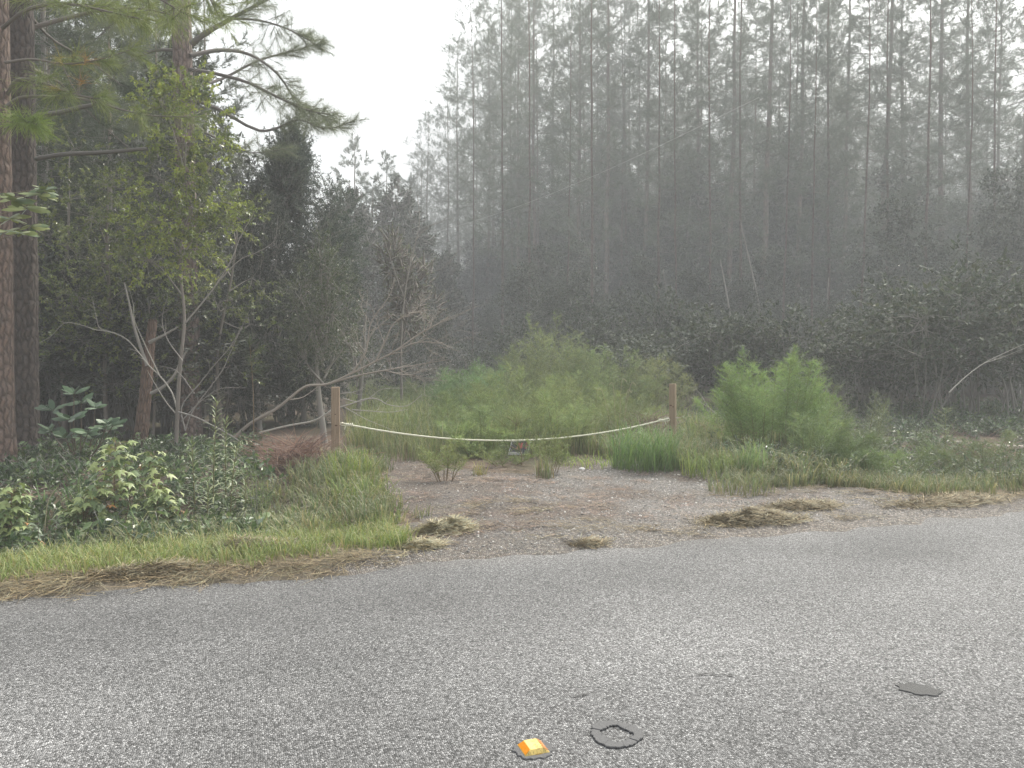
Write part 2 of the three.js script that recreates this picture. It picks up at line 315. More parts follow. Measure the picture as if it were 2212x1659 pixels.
// a tall stand pine in its own axes (foot at 0)
function pineGeo(seed, h, r0, crown, spread, nb, o = {}) {
  const r = RNG(seed), tr = new MB(), br = new MB(), nd = new MB();
  const sway = r.a(0, 6.28), pts = []; for (let i = 0; i <= 12; i++) { const t = i / 12; pts.push(V(Math.cos(sway) * Math.sin(t * 2.4) * 0.25 * (o.bend ?? 1) + (o.lean ?? 0) * t * h + r.s(0.03), t * h, Math.sin(sway) * Math.sin(t * 2.1) * 0.25 * (o.bend ?? 1) + r.s(0.03))); }
  tr.tube(pts, 0, 0, 8, (t, k) => { const q = 1 + 0.25 * Math.sin(k * 2.1 + t * 40); return t < 0.6 ? [BARK[0] * q, BARK[1] * q, BARK[2] * q] : [0.33 * q, 0.26 * q, 0.21 * q]; }, { uv: 1, rad: (t) => r0 * (t < 0.04 ? 1.25 - t * 6 : 1) * Math.pow(1 - t * 0.96, 0.8) });
  const at = (t) => { const x = t * 12, i = Math.min(11, Math.floor(x)); return pts[i].clone().lerp(pts[i + 1], x - i); };
  for (let k = 0; k < nb; k++) {
    const c = (k + r()) / nb, t = mix(crown, 0.985, c), p = at(t), az = k * 2.4 + r.s(0.5), prof = Math.pow(Math.sin(Math.PI * clamp(0.18 + 0.8 * c)), 0.8) * (0.65 + 0.5 * r()), L = Math.max(0.35, spread * prof), el = mix(-0.05, 0.95, c * c) + r.s(0.25);
    const d = V(Math.cos(az) * Math.cos(el), Math.sin(el), Math.sin(az) * Math.cos(el)), q = p.clone().addScaledVector(d, L), m = p.clone().addScaledVector(d, L * 0.5); q.y += L * 0.14; m.y -= L * 0.04;
    limb(br, nd, [p, m, q], 0.015 * (1.25 - c), 0.004, r, { tr: 0.0035, twigs: Math.round((o.tw ?? 10) * (0.4 + prof)), len: 0.75 * (o.tl ?? 1), nn: o.nn ?? 16, nl: o.nl ?? 0.25, nw: o.nw ?? 0.0082, tufts: 2, sides: 3, lift: 0.3, col: o.col ?? [0.185, 0.215, 0.165], from: 0.2 });  // default needle colour raised to make up for missing glare
  }
  tuft(nd, at(0.995), V(0, 1, 0), r, 26, 0.26, 0.018, 1.0, 0, NEEDLE);
  for (let k = 0; k < (o.dead ?? 9); k++) { // dead stubs under the crown
    const t = r.a(crown * 0.4, crown + 0.05), p = at(t), az = r.a(0, 6.28), L = r.a(0.3, 1.4); const d = V(Math.cos(az), r.a(-0.35, 0.25), Math.sin(az));
    const q = p.clone().addScaledVector(d, L), m = p.clone().addScaledVector(d, L * 0.5); m.y += 0.08; br.tube([p, m, q], 0.014, 0.004, 3, [0.33, 0.31, 0.29]);
    if (r() < 0.6) { const e = m.clone().addScaledVector(rdir(r), 0.4); br.tube([m, e], 0.006, 0.003, 3, [0.33, 0.31, 0.29]); }
  }
  return { trunk: tr, branches: br, crown: nd };
}
function asTree(name, label, cat, pos, g, group, mats = {}) {
  const t = thing(name, label, cat, V(0, 0, 0), group);
  g.trunk.build('trunk', mats.trunk ?? M.bark, t); tag(g.branches.build('branches', M.twig, t), 0, 0, 0, 'stuff'); tag(g.crown.build('crown', mats.crown ?? M.farNeedle, t), 0, 0, 0, 'stuff');
  t.position.copy(pos); return t;
}
// a spray: a twig with leaves along it
function spray(wood, lf, p, dir, L, n, ll, lw, col, r, o = {}) {
  const q = p.clone().addScaledVector(dir, L); q.y -= (o.sag ?? 0.1) * L; const mid = p.clone().lerp(q, 0.5); mid.y += 0.06 * L;
  if (wood) wood.tube([p, mid, q], o.tr ?? 0.004, 0.002, 3, o.wood ?? BARK_GREY);
  const d = V(), nn = V(), s = V();
  for (let i = 0; i < n; i++) {
    const t = 0.2 + 0.8 * (i + r()) / n; s.copy(t < 0.5 ? p : mid).lerp(t < 0.5 ? mid : q, t < 0.5 ? t * 2 : t * 2 - 1);
    rdir(r, d); d.addScaledVector(dir, 0.55).normalize(); rdir(r, nn).multiplyScalar(0.65); nn.y += o.up ?? 0.9; nn.addScaledVector(d, -nn.dot(d)).normalize();
    const k = r.a(0.65, 1.15); lf.leaf(s, d, nn, ll * k, lw * k * 0.5, tint(col, r, o.var ?? 0.3), o.fold ?? 0.2);
  }
}
function bush(wood, lf, r, foot, blobs, o) { // blobs: [center, rx, ry, rz, sprays]
  const d = V();
  for (const [c, rx, ry, rz, n] of blobs) for (let k = 0; k < n; k++) {
    rdir(r, d); const s = Math.pow(r(), 0.45), q = V(c.x + d.x * rx * s, c.y + d.y * ry * s, c.z + d.z * rz * s);
    if (noise(q.x * (o.ns ?? 2.2) + 31, q.y * (o.ns ?? 2.2) + q.z * 1.7) < (o.gap ?? 0.3)) continue;
    if (q.y < foot.y + 0.05) continue;
    const out = q.clone().sub(c); out.y += 0.3 * ry; out.normalize().addScaledVector(rdir(r), 0.6).normalize();
    spray(wood, lf, q, out, o.sl * r.a(0.6, 1.2), o.nl, o.ll, o.lw, o.cols ? o.cols[r.i(o.cols.length)] : o.col, r, o);
    if (k % (o.link ?? 5) === 0 && wood) { const m = c.clone().lerp(q, 0.5).addScaledVector(rdir(r), rx * 0.15); wood.tube(path([c, m, q], 2), o.lr ?? 0.012, 0.004, 3, o.wood ?? BARK_GREY); }
  }
}
function twiggy(m, pts, r0, r1, r, depth, o) { // bare branch with recursive twigs
  const sm = path(pts, 4), n = sm.length; if (o.bare) o = { ...o, bare: false }; else m.tube(sm, r0, r1, depth > 1 ? 6 : 3, o.col);
  if (!depth) return;
  const cnt = o.n[depth - 1];
  for (let k = 0; k < cnt; k++) {
    const t = r.a(o.from ?? 0.25, 0.98), i = Math.min(n - 2, Math.floor(t * (n - 1))), p = sm[i].clone(), dir = sm[i + 1].clone().sub(sm[i]).normalize(), d = rdir(r); d.y = d.y * 0.7 + (o.up ?? 0.1);
    d.addScaledVector(dir, 0.9).normalize(); const L = o.len[depth - 1] * r.a(0.4, 1.1), q = p.clone().addScaledVector(d, L), a = p.clone().addScaledVector(d, L * 0.35).addScaledVector(rdir(r), L * 0.08), b = p.clone().addScaledVector(d, L * 0.7).addScaledVector(rdir(r), L * 0.13);
    q.addScaledVector(rdir(r), L * 0.15); twiggy(m, [p, a, b, q], mix(r0, r1, t) * 0.55, 0.0018, r, depth - 1, o);
  }
}
function feather(wood, lf, r, foot, h, lean, az, o = {}) { // one dogfennel stem
  const top = V(foot.x + Math.cos(az) * lean, foot.y + h, foot.z + Math.sin(az) * lean), mid = foot.clone().lerp(top, 0.5); mid.x -= Math.cos(az) * lean * 0.14; mid.z -= Math.sin(az) * lean * 0.14;
  const sm = path([foot, mid, top], 5), n = sm.length, own = r.a(0.7, 1.25); wood.tube(sm, 0.008, 0.003, 3, (t) => [mix(0.18, 0.24, t), mix(0.11, 0.28, t), 0.08]);
  const nl = o.lat ?? 46, d = V(), s = V(), e = V();
  for (let k = 0; k < nl; k++) {
    const t = mix(o.bare ?? 0.22, 1, (k + r()) / nl), x = t * (n - 1), i = Math.min(n - 2, Math.floor(x)), p = sm[i].clone().lerp(sm[i + 1], x - i), a = r.a(0, 6.28);
    const L = (o.ll ?? 0.42) * (0.35 + 0.8 * Math.sin(Math.PI * clamp(0.25 + 0.72 * t))) * r.a(0.6, 1.1) * (t > 0.92 ? 0.5 : 1), up = r.a(0.25, 0.75), q = V(p.x + Math.cos(a) * L * 0.85, p.y + L * up, p.z + Math.sin(a) * L * 0.85);
    const dr = q.clone().sub(p).normalize(), c0 = tint(o.col ?? [0.13, 0.19, 0.06], r, 0.2).map((q) => q * own);
    rdir(r, e).cross(dr).normalize(); lf.needle(p, dr, L * 1.05, 0.003, c0, e);
    const m = o.th ?? 11;
    for (let j = 0; j < m; j++) { s.copy(p).lerp(q, 0.12 + 0.88 * (j + r()) / m); rdir(r, d); d.addScaledVector(dr, 0.8); d.y += 0.25; d.normalize(); rdir(r, e).cross(d).normalize(); lf.needle(s, d, (o.tl ?? 0.085) * r.a(0.6, 1.3), o.tw ?? 0.0032, tint(c0, r, 0.2), e); }
  }
}
function grassGeo(r, n, h, rad, w, cols, arch = 0.6) {
  const m = new MB();
  for (let i = 0; i < n; i++) { const a = r.a(0, 6.28), q = Math.sqrt(r()) * rad, hh = h * r.a(0.45, 1.15), c = tint(cols[r.i(cols.length)], r, 0.25); m.blade(V(Math.cos(a) * q, -0.01, Math.sin(a) * q), r.a(0, 6.28), hh, hh * arch * r.a(0.3, 1.4), w * r.a(0.6, 1.2), [c[0] * 0.8, c[1] * 0.75, c[2] * 0.8], c, r.s(0.7)); }
  return m;
}
function scatter(name, label, geo, mat, spots, cat = 'grass') { // spots: [pos, turn, scale, tilt, colour]
  const m = flag(new THREE.InstancedMesh(geo, mat, spots.length)), q = new THREE.Quaternion(), e = new THREE.Euler(), x = new THREE.Matrix4(), sc = V(), cc = new THREE.Color();
  spots.forEach(([p, turn, s, tilt = 0, c], i) => { e.set(tilt, turn, tilt * 0.6); q.setFromEuler(e); if (Array.isArray(s)) sc.set(...s); else sc.setScalar(s); m.setMatrixAt(i, x.compose(p, q, sc)); if (c) m.setColorAt(i, cc.setRGB(...c)); });
  m.name = numbered(name); scene.add(m); return tag(m, label, cat, null, 'stuff');
}
// ---------------------------------------------------------------- the right-hand pine stand
const K = 2.1; // stand scaled up and pushed back so the haze veils it more
const gxz = (x, z, s = 0.03) => V(x, gy(x, z) - s, z);
{
  const protos = [
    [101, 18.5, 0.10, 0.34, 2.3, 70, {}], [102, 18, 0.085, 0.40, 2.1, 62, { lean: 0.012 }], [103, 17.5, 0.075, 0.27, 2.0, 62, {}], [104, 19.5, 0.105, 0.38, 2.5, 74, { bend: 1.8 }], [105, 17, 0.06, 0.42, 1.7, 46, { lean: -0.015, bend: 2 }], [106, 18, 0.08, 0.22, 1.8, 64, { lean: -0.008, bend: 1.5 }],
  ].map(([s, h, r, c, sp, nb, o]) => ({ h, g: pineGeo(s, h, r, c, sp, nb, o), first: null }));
  const place = (k, label, pos, turn, sc, group) => {
    const p = protos[k];
    if (!p.first) { p.first = asTree('pine_tree', label, 'pine tree', pos, p.g, group); p.first.rotation.y = turn; p.first.scale.set(...sc); return p.first; }
    return copyOf(p.first, label, pos, turn, sc, group);
  };
  // front row, from the far left end of the stand's edge to the right border: px, depth, proto, height
  const row = [
    [905, 66, 2, 17.4, 'farthest visible pine closing the receding edge of the stand'],
    [917, 60, 0, 17.6, 'pine with ragged crown next to the far end of the stand edge'],
    [936, 53, 3, 17.9, 'hazy pine standing out low on the sky at the stand corner'],
    [962, 47, 1, 17.4, 'pine with two pointed crown tips against the white sky'],
    [996, 41, 0, 17.6, 'slim pine with pale lower trunk, leftmost trunk rising from the weeds'],
    [1046, 37.5, 3, 18.0, 'pine with slightly leaning pale trunk, second trunk from the left of the stand'],
    [1112, 36, 1, 17.6, 'tall pine whose tip nears the top border between gap and stand'],
    [1165, 33, 4, 16.5, 'thin pine pole behind the tallest feathery weeds of the clearing'],
    [1192, 35, 0, 19, 'upright pine just right of the thin pole behind the feathery weeds'],
    [1250, 32, 3, 19, 'pine with dark trunk above the middle of the rope'],
    [1305, 30, 0, 19.5, 'straight pine with pale bark midway between sign and right post'],
    [1335, 32, 4, 17, 'skinny pale pine pole between two thicker trunks left of the right post'],
    [1357, 33.5, 4, 18, 'skinny pine pole close left of the thick trunk near the right post'],
    [1386, 30, 3, 20, 'thick pine with lichen spotted trunk just left of the right post'],
    [1510, 31, 1, 19.5, 'pine rising between the right post and the big green bush'],
    [1566, 28, 0, 20, 'pine with dark streaked trunk left above the big green bush'],
    [1640, 27, 3, 20.5, 'stoutest pale pine trunk directly above the big green bush'],
    [1715, 29, 0, 20, 'pine behind the right shoulder of the big green bush'],
    [1815, 29, 1, 20, 'pine rising from the dark thicket right of the big green bush'],
    [1885, 27, 3, 20, 'second pine right of the big green bush, trunk lost in haze'],
    [1955, 30, 2, 19, 'third pine right of the big green bush in the bright haze'],
    [2035, 26.5, 0, 20, 'pine above the leaning bare stick at right'],
    [2110, 28.5, 3, 20, 'second pine from the right border in the bright haze'],
    [2192, 25.5, 1, 20, 'pine nearest the right border of the picture'],
  ];
  const r = RNG(7);
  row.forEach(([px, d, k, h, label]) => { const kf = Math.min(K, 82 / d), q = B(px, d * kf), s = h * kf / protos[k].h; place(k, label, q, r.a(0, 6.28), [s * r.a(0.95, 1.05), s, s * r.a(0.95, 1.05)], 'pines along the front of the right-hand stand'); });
  // thin poles standing forward of the front row
  [[1020, 33, 'thin young pine between the two leftmost trunks of the stand'], [1085, 31, 'thin young pine left of the tallest feathery weeds'], [1142, 30, 'thin pale pine pole behind the left edge of the tallest feathery weeds'], [1222, 30, 'thin young pine rising over the top of the tallest feathery weeds'], [1278, 28, 'thin young pine over the rope a little right of the sign'], [1420, 29, 'thin young pine just left of the right post'], [1462, 28, 'thin young pine directly above the right post'], [1537, 27, 'thin young pine left of the big green bush'], [1604, 28, 'thin young pine above the left half of the big green bush'], [1685, 27, 'thin young pine above the right half of the big green bush'], [1752, 27.5, 'thin young pine over the leaning spire beside the big bush'], [1792, 28, 'thin young pine well right of the big green bush'], [1850, 27, 'thin young pine over the white flowering weeds'], [1918, 27.5, 'thin young pine in the haze over the right thicket'], [1990, 27, 'thin young pine left of the leaning bare stick'], [2072, 26.5, 'thin young pine right over the leaning bare stick'], [2150, 27, 'thin young pine second from the right border']]
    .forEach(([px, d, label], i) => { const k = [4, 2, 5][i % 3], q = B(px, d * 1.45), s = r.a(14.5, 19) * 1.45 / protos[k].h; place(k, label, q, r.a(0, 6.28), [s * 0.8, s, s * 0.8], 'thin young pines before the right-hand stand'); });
  // pines set back among the front row
  const taken = []; let n = 0;
  for (let k = 0; k < 1500 && n < 92; k++) {
    const x = r.a(-5, 30), z = -r.a(31, 62), edge = mix(0.9, -5.4, (-z - 31) / 28);
    if (x < edge || Math.abs(x / -z) > 0.74 || taken.some(([a, b]) => Math.hypot(a - x, b - z) < 1.75)) continue;
    taken.push([x, z]); n++; const kk = r.i(6), s = K * r.a(16.5, 19.5) / protos[kk].h;
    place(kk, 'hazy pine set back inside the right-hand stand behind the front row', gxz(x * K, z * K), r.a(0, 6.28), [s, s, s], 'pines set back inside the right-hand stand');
  }
  // the wood beyond, one mass
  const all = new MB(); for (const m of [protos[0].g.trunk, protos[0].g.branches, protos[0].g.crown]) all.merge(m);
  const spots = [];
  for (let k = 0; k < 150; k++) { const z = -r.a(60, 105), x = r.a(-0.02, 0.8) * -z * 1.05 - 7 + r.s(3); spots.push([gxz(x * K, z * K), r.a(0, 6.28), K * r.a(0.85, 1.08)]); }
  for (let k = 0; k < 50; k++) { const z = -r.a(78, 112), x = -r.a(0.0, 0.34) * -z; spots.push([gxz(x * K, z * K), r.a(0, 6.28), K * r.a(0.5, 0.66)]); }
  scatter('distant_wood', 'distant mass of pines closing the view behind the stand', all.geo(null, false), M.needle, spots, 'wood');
  // slender saplings and dead poles leaning in the stand
  const pole = (x0, y0, x1, y1, d, rr, label) => { d *= 1.4; rr *= 1.4; const m = new MB(), a = P(x0, y0, d), b = P(x1, y1, d + 0.6); a.y = Math.min(a.y, gy(a.x, a.z)); const md = a.clone().lerp(b, 0.5); md.x += 0.15; m.tube(path([a, md, b], 5), rr, rr * 0.35, 5, [0.34, 0.31, 0.28]); for (let k = 0; k < 9; k++) { const p = a.clone().lerp(b, r.a(0.4, 0.95)), q = p.clone().addScaledVector(V(r.s(1), r.a(0, 0.6), r.s(0.6)), r.a(0.3, 0.9)); m.tube([p, q], 0.01, 0.003, 3, [0.33, 0.3, 0.27]); } const t = thing('dead_pole', label, 'dead tree', a); m.build('stem', M.twig, t); };
  pole(1592, 800, 1556, 560, 25, 0.05, 'pale dead pole leaning left in front of the dark streaked pine');
  pole(1455, 790, 1432, 580, 27, 0.035, 'thin dead stem leaning left above the right post');
  pole(1668, 770, 1600, 480, 26.5, 0.05, 'long dead stem crossing diagonally beside the stoutest pale trunk');
  pole(1760, 790, 1790, 600, 25, 0.04, 'thin dead stem leaning right above the dark thicket');
  pole(1925, 800, 1965, 560, 24, 0.035, 'spindly dead stem leaning right under the brightest haze');
}
// ---------------------------------------------------------------- thicket under the stand
const DARK = [[0.075, 0.095, 0.052], [0.095, 0.115, 0.064], [0.06, 0.08, 0.046]], LIGHT = [[0.11, 0.15, 0.045], [0.085, 0.125, 0.04], [0.07, 0.105, 0.035]];  // DARK greens are raised to make up for missing glare
{
  const r = RNG(21), make = (seed, w, h, o) => {
    const q = RNG(seed), wood = new MB(), lf = new MB(), foot = V(0, 0, 0), blobs = [];
    for (let k = 0; k < 7; k++) { const c = V(q.s(w * 0.55), h * q.a(0.3, 0.85), q.s(w * 0.5)); blobs.push([c, w * q.a(0.4, 0.65), h * q.a(0.12, 0.24), w * q.a(0.4, 0.65), o.n ?? 36]); wood.tube(path([V(q.s(0.2), 0, q.s(0.2)), c.clone().multiplyScalar(0.5).add(V(q.s(0.2), 0.2, q.s(0.2))), c], 3), 0.022, 0.007, 4, BARK_GREY); }
    bush(wood, lf, q, foot, blobs, { sl: 0.6, nl: 11, ll: o.ll, lw: o.lw, cols: o.cols, gap: 0.38, up: 1.5, sag: 0.2, ...o });
    return { wood, lf };
  };
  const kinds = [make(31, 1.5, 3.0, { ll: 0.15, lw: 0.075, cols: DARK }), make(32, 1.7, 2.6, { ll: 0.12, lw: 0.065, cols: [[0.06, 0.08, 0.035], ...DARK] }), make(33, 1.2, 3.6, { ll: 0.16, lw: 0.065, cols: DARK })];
  const first = [];
  const put = (k, label, pos, turn, sc, group) => {
    if (!first[k]) { const t = thing('shrub', label, 'shrub', V(0, 0, 0), group); kinds[k].wood.build('stems', M.twig, t); kinds[k].lf.build('foliage', M.thicket, t); t.position.copy(pos); t.rotation.y = turn; t.scale.set(...sc); first[k] = t; } else copyOf(first[k], label, pos, turn, sc, group);
  };
  const named = [
    [1010, 33, 1, 1.0, 'dark shrub at the foot of the two leftmost trunks of the stand'], [1120, 30, 0, 1.0, 'dark shrub behind the left flank of the tall feathery weeds'], [1290, 27, 2, 0.85, 'dark shrub behind the feathery weeds near the rope middle'], [1420, 25, 1, 1.0, 'shrub with scattered small leaves above the brush pile'],
    [1500, 22.5, 0, 1.0, 'dark shrub between the right post and the big green bush'], [1600, 23, 2, 0.85, 'dark shrub just behind the big green bush'], [1730, 22, 0, 1.05, 'dark shrub behind the right shoulder of the big green bush'], [1830, 20.5, 1, 1.15, 'wide dark shrub in the middle of the right thicket'],
    [1930, 21, 2, 1.05, 'tall dark shrub above the white flowering weeds'], [2020, 19, 0, 1.15, 'dense dark shrub above the small feathery spire at right'], [2105, 20, 2, 1.2, 'tallest glossy shrub of the right thicket, speckled with bright leaves'], [2185, 19, 0, 1.2, 'glossy dark shrub cut by the right border'],
  ];
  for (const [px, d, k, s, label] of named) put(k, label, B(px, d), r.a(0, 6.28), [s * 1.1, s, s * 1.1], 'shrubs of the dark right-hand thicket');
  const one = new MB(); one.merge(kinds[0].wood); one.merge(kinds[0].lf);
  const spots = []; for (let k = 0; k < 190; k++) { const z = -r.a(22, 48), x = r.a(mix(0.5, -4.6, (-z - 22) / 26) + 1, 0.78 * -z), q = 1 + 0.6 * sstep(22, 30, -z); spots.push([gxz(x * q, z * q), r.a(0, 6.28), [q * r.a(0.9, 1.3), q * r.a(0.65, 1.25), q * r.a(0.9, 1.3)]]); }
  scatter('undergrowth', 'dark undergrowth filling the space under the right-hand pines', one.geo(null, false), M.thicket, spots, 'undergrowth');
  const darker = (m, k) => { m.c = m.c.map((x) => x * k); return m; };  // scales plant colours down to paint shade into them
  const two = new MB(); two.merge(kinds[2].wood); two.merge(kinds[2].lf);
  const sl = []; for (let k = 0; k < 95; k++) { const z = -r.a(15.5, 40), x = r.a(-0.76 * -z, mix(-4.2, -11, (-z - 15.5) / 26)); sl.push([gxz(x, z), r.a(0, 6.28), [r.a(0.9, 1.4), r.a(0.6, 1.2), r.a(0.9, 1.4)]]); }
  scatter('undergrowth', 'shade-darkened undergrowth deep inside the left-hand wood', darker(two, 0.5).geo(null, false), M.gloss, sl, 'undergrowth');  // same shrub, interior shade put into its colour
  // taller leafy growth between the trunks
  { const q = RNG(36), wood = new MB(), lf = new MB(), foot = V(0, 0, 0), blobs = []; wood.tube(path([foot, V(0.2, 4, 0.1), V(0, 8, 0)], 5), 0.06, 0.01, 5, BARK_GREY); for (let k = 0; k < 16; k++) { const y = mix(1.2, 8, (k + 0.5) / 16), w = 1.5 * Math.pow(Math.sin(Math.PI * clamp(0.15 + 0.8 * k / 16)), 0.7); blobs.push([V(q.s(w * 0.7), y, q.s(w * 0.7)), w * q.a(0.5, 0.75), 0.6, w * q.a(0.5, 0.75), 52]); } bush(wood, lf, q, foot, blobs, { sl: 0.5, nl: 12, ll: 0.15, lw: 0.06, cols: [[0.075, 0.095, 0.052], [0.09, 0.11, 0.06], [0.06, 0.08, 0.046]], gap: 0.22, link: 7 }); lf.merge(wood); const g = lf.geo(null, false), gd = darker(lf, 0.55).geo(null, false);  // greens raised for glare; left-hand copy has shade painted into its colour
    const a = []; for (let k = 0; k < 210; k++) { const z = -r.a(29.5, 62), x = r.a(mix(1.5, -4.6, (-z - 31) / 31), 0.74 * -z); a.push([gxz(x * K, z * K), r.a(0, 6.28), [K * r.a(0.9, 1.25), K * r.a(0.55, 1.3), K * r.a(0.9, 1.25)]]); }
    for (let k = 0; k < 60; k++) { const z = -r.a(32, 62), x = r.a(mix(1.2, -2.5, (-z - 25) / 33), 0.74 * -z), s = r.a(0.4, 0.95) * (0.75 + 0.5 * noise(x * 0.3, z * 0.3)) * (-z > 42 ? 1.3 : 1) * (x / -z > 0.5 ? 1.3 : 0.85); a.push([gxz(x, z), r.a(0, 6.28), [s * r.a(1.0, 1.4), s, s * r.a(1.0, 1.4)]]); }
    scatter('understory', 'tall leafy growth between the trunks of the right-hand pines', g, M.leaf, a, 'undergrowth');
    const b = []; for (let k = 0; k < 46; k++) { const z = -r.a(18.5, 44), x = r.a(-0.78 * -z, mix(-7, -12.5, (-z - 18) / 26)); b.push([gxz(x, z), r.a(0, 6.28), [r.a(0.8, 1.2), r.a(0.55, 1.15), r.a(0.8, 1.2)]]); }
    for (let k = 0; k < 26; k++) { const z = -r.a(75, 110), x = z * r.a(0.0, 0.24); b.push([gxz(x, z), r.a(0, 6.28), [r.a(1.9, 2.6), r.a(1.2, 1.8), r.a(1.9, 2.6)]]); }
    scatter('understory', 'shade-darkened leafy growth filling the left-hand wood and the end of the clearing', gd, M.leaf, b, 'undergrowth'); }
  // pines deep inside the left wood, plus unseen ones added to shade it
  const g = pineGeo(140, 17, 0.12, 0.3, 2.2, 60, { nw: 0.018, col: [0.07, 0.10, 0.045] }), all = new MB(); for (const m of [g.trunk, g.branches, g.crown]) all.merge(m);
  const sp = []; for (let k = 0; k < 80; k++) { const z = -r.a(18, 46), x = r.a(-0.8 * -z, mix(-8.5, -15.5, (-z - 18) / 28)); sp.push([gxz(x, z), r.a(0, 6.28), r.a(0.65, 1.05)]); }
  for (let k = 0; k < 34; k++) { const u = -r.a(10.5, 34), v = r.a(8.5, 17), [x, z] = XZ(u, v); if (Math.abs(x / z) < 0.72 && z < 0) continue; sp.push([gxz(x, z), r.a(0, 6.28), r.a(0.8, 1.1)]); }  // out of view, added to block sky and darken the left air
  scatter('background_wood', 'pines crowded together behind the left-hand trees, some added out of view for shade', all.geo(null, false), M.needle, sp, 'wood');
}
// ---------------------------------------------------------------- trees seen in the gap between the two woods
{
  const far = (seed, px, top, d, sp, label) => { d *= 1.5; sp *= 1.5; const h = (780 - top) / F * d + EYE, t = asTree('young_pine', label, 'pine tree', B(px, d), pineGeo(seed, h, 0.15, 0.2, sp, 40, { nn: 16, nl: 0.42, nw: 0.042, tl: 1.5, dead: 0, tw: 6 }), 'young pines at the end of the clearing'); return t; };
  far(151, 771, 305, 44, 1.9, 'young pine with a tufted tip, left one at the end of the clearing');
  far(152, 842, 338, 46, 1.8, 'young pine with a blunt tip right of the tufted one at the clearing end');
  far(153, 884, 385, 50, 1.7, 'low young pine tucked against the corner of the stand');
  far(154, 812, 395, 40, 1.7, 'short young pine between the two taller ones at the clearing end');
  const leafy = (seed, px, top, d, wpx, o, label, name = 'leafy_tree', cat = 'tree') => {
    if (seed < 165) { d *= 1.45; o = { ...o, ll: o.ll * 1.4, lw: o.lw * 1.4, sl: 0.6, tr: 0.1 }; }
    const r = RNG(seed), foot = B(px, d), t = thing(name, label, cat, foot), wood = new MB(), bw = new MB(), lf = new MB(), h = (780 - top) / F * d + EYE, w = wpx * d / F, blobs = [];
    const tip = V(foot.x + r.s(0.3), foot.y + h * 0.92, foot.z); wood.tube(path([foot, V(foot.x + r.s(0.15), foot.y + h * 0.45, foot.z + r.s(0.1)), tip], 5), o.tr ?? 0.07, 0.015, 6, o.wood ?? BARK_GREY);
    for (let k = 0; k < (o.nb ?? 11); k++) { const f = (k + 0.5) / (o.nb ?? 11), yy = mix(o.low ?? 0.2, 0.95, f), ww = w * Math.pow(Math.sin(Math.PI * clamp(0.2 + 0.75 * f)), 0.7); const c = V(foot.x + r.s(ww * 0.6), foot.y + h * yy, foot.z + r.s(ww * 0.6)); blobs.push([c, ww * r.a(0.4, 0.62), h * 0.08 + 0.25, ww * r.a(0.4, 0.62), o.n ?? 40]); bw.tube(path([V(foot.x, foot.y + h * yy * 0.7, foot.z), foot.clone().lerp(c, 0.7).setY(foot.y + h * yy * 0.88), c], 3), 0.025, 0.006, 4, o.wood ?? BARK_GREY); }
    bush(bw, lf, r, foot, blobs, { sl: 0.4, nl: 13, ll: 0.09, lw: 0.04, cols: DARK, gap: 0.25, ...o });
    wood.build('trunk', M.twig, t); bw.build('branches', M.twig, t); lf.build('crown', o.mat ?? M.leaf, t); return t;
  };
  leafy(161, 838, 405, 30, 120, { cols: [[0.055, 0.075, 0.035], [0.07, 0.09, 0.04]], n: 90, ll: 0.15, lw: 0.07, nb: 12 }, 'round grey-green broadleaf tree under the young pines in the gap');
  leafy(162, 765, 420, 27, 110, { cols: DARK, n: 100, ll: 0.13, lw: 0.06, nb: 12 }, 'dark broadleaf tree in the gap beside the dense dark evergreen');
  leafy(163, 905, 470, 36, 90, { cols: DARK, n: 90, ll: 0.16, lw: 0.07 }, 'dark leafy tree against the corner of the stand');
  leafy(1641, 850, 700, 27, 100, { cols: DARK, n: 60, ll: 0.1, lw: 0.05, low: 0.1, nb: 10 }, 'low dark shrub at the far left end of the clearing');
  leafy(1642, 930, 690, 29, 90, { cols: DARK, n: 60, ll: 0.1, lw: 0.05, low: 0.1, nb: 10 }, 'low dark shrub under the low leafy tree by the stand');
  leafy(164, 960, 560, 34, 90, { cols: DARK, n: 80, ll: 0.16, lw: 0.07 }, 'low leafy tree behind the grey bare branches');
  // light wax myrtle-like shrub on a pale forked trunk
  leafy(165, 868, 520, 21, 85, { cols: [[0.17, 0.21, 0.08], [0.12, 0.155, 0.06]], n: 52, nb: 9, low: 0.55, ll: 0.06, lw: 0.028, tr: 0.045, wood: [0.25, 0.225, 0.20] }, 'small pale-leaved tree with light grey forked stems left of the stand');
  leafy(166, 700, 545, 14.5, 95, { cols: [[0.10, 0.13, 0.045], [0.08, 0.11, 0.04], [0.06, 0.09, 0.035]], n: 60, nb: 12, low: 0.42, ll: 0.062, lw: 0.02, sl: 0.3, nl: 16 }, 'olive-leaved shrub tree hanging over the bare limb left of the post');
  leafy(167, 770, 600, 18, 85, { cols: [[0.075, 0.10, 0.04], [0.055, 0.08, 0.035]], n: 46, nb: 10, low: 0.3, ll: 0.06, lw: 0.02, sl: 0.3, nl: 15 }, 'dull green shrub behind the tangle of bare twigs');
  // dense dark evergreen
  leafy(168, 655, 292, 18.5, 150, { cols: [[0.042, 0.068, 0.05], [0.055, 0.08, 0.056], [0.085, 0.115, 0.075]], n: 210, nb: 26, low: 0.1, ll: 0.09, lw: 0.019, sl: 0.34, nl: 22, gap: 0.1, up: 0.3, mat: M.fine }, 'dense dark evergreen with a pointed top left of the sky gap', 'evergreen_tree');
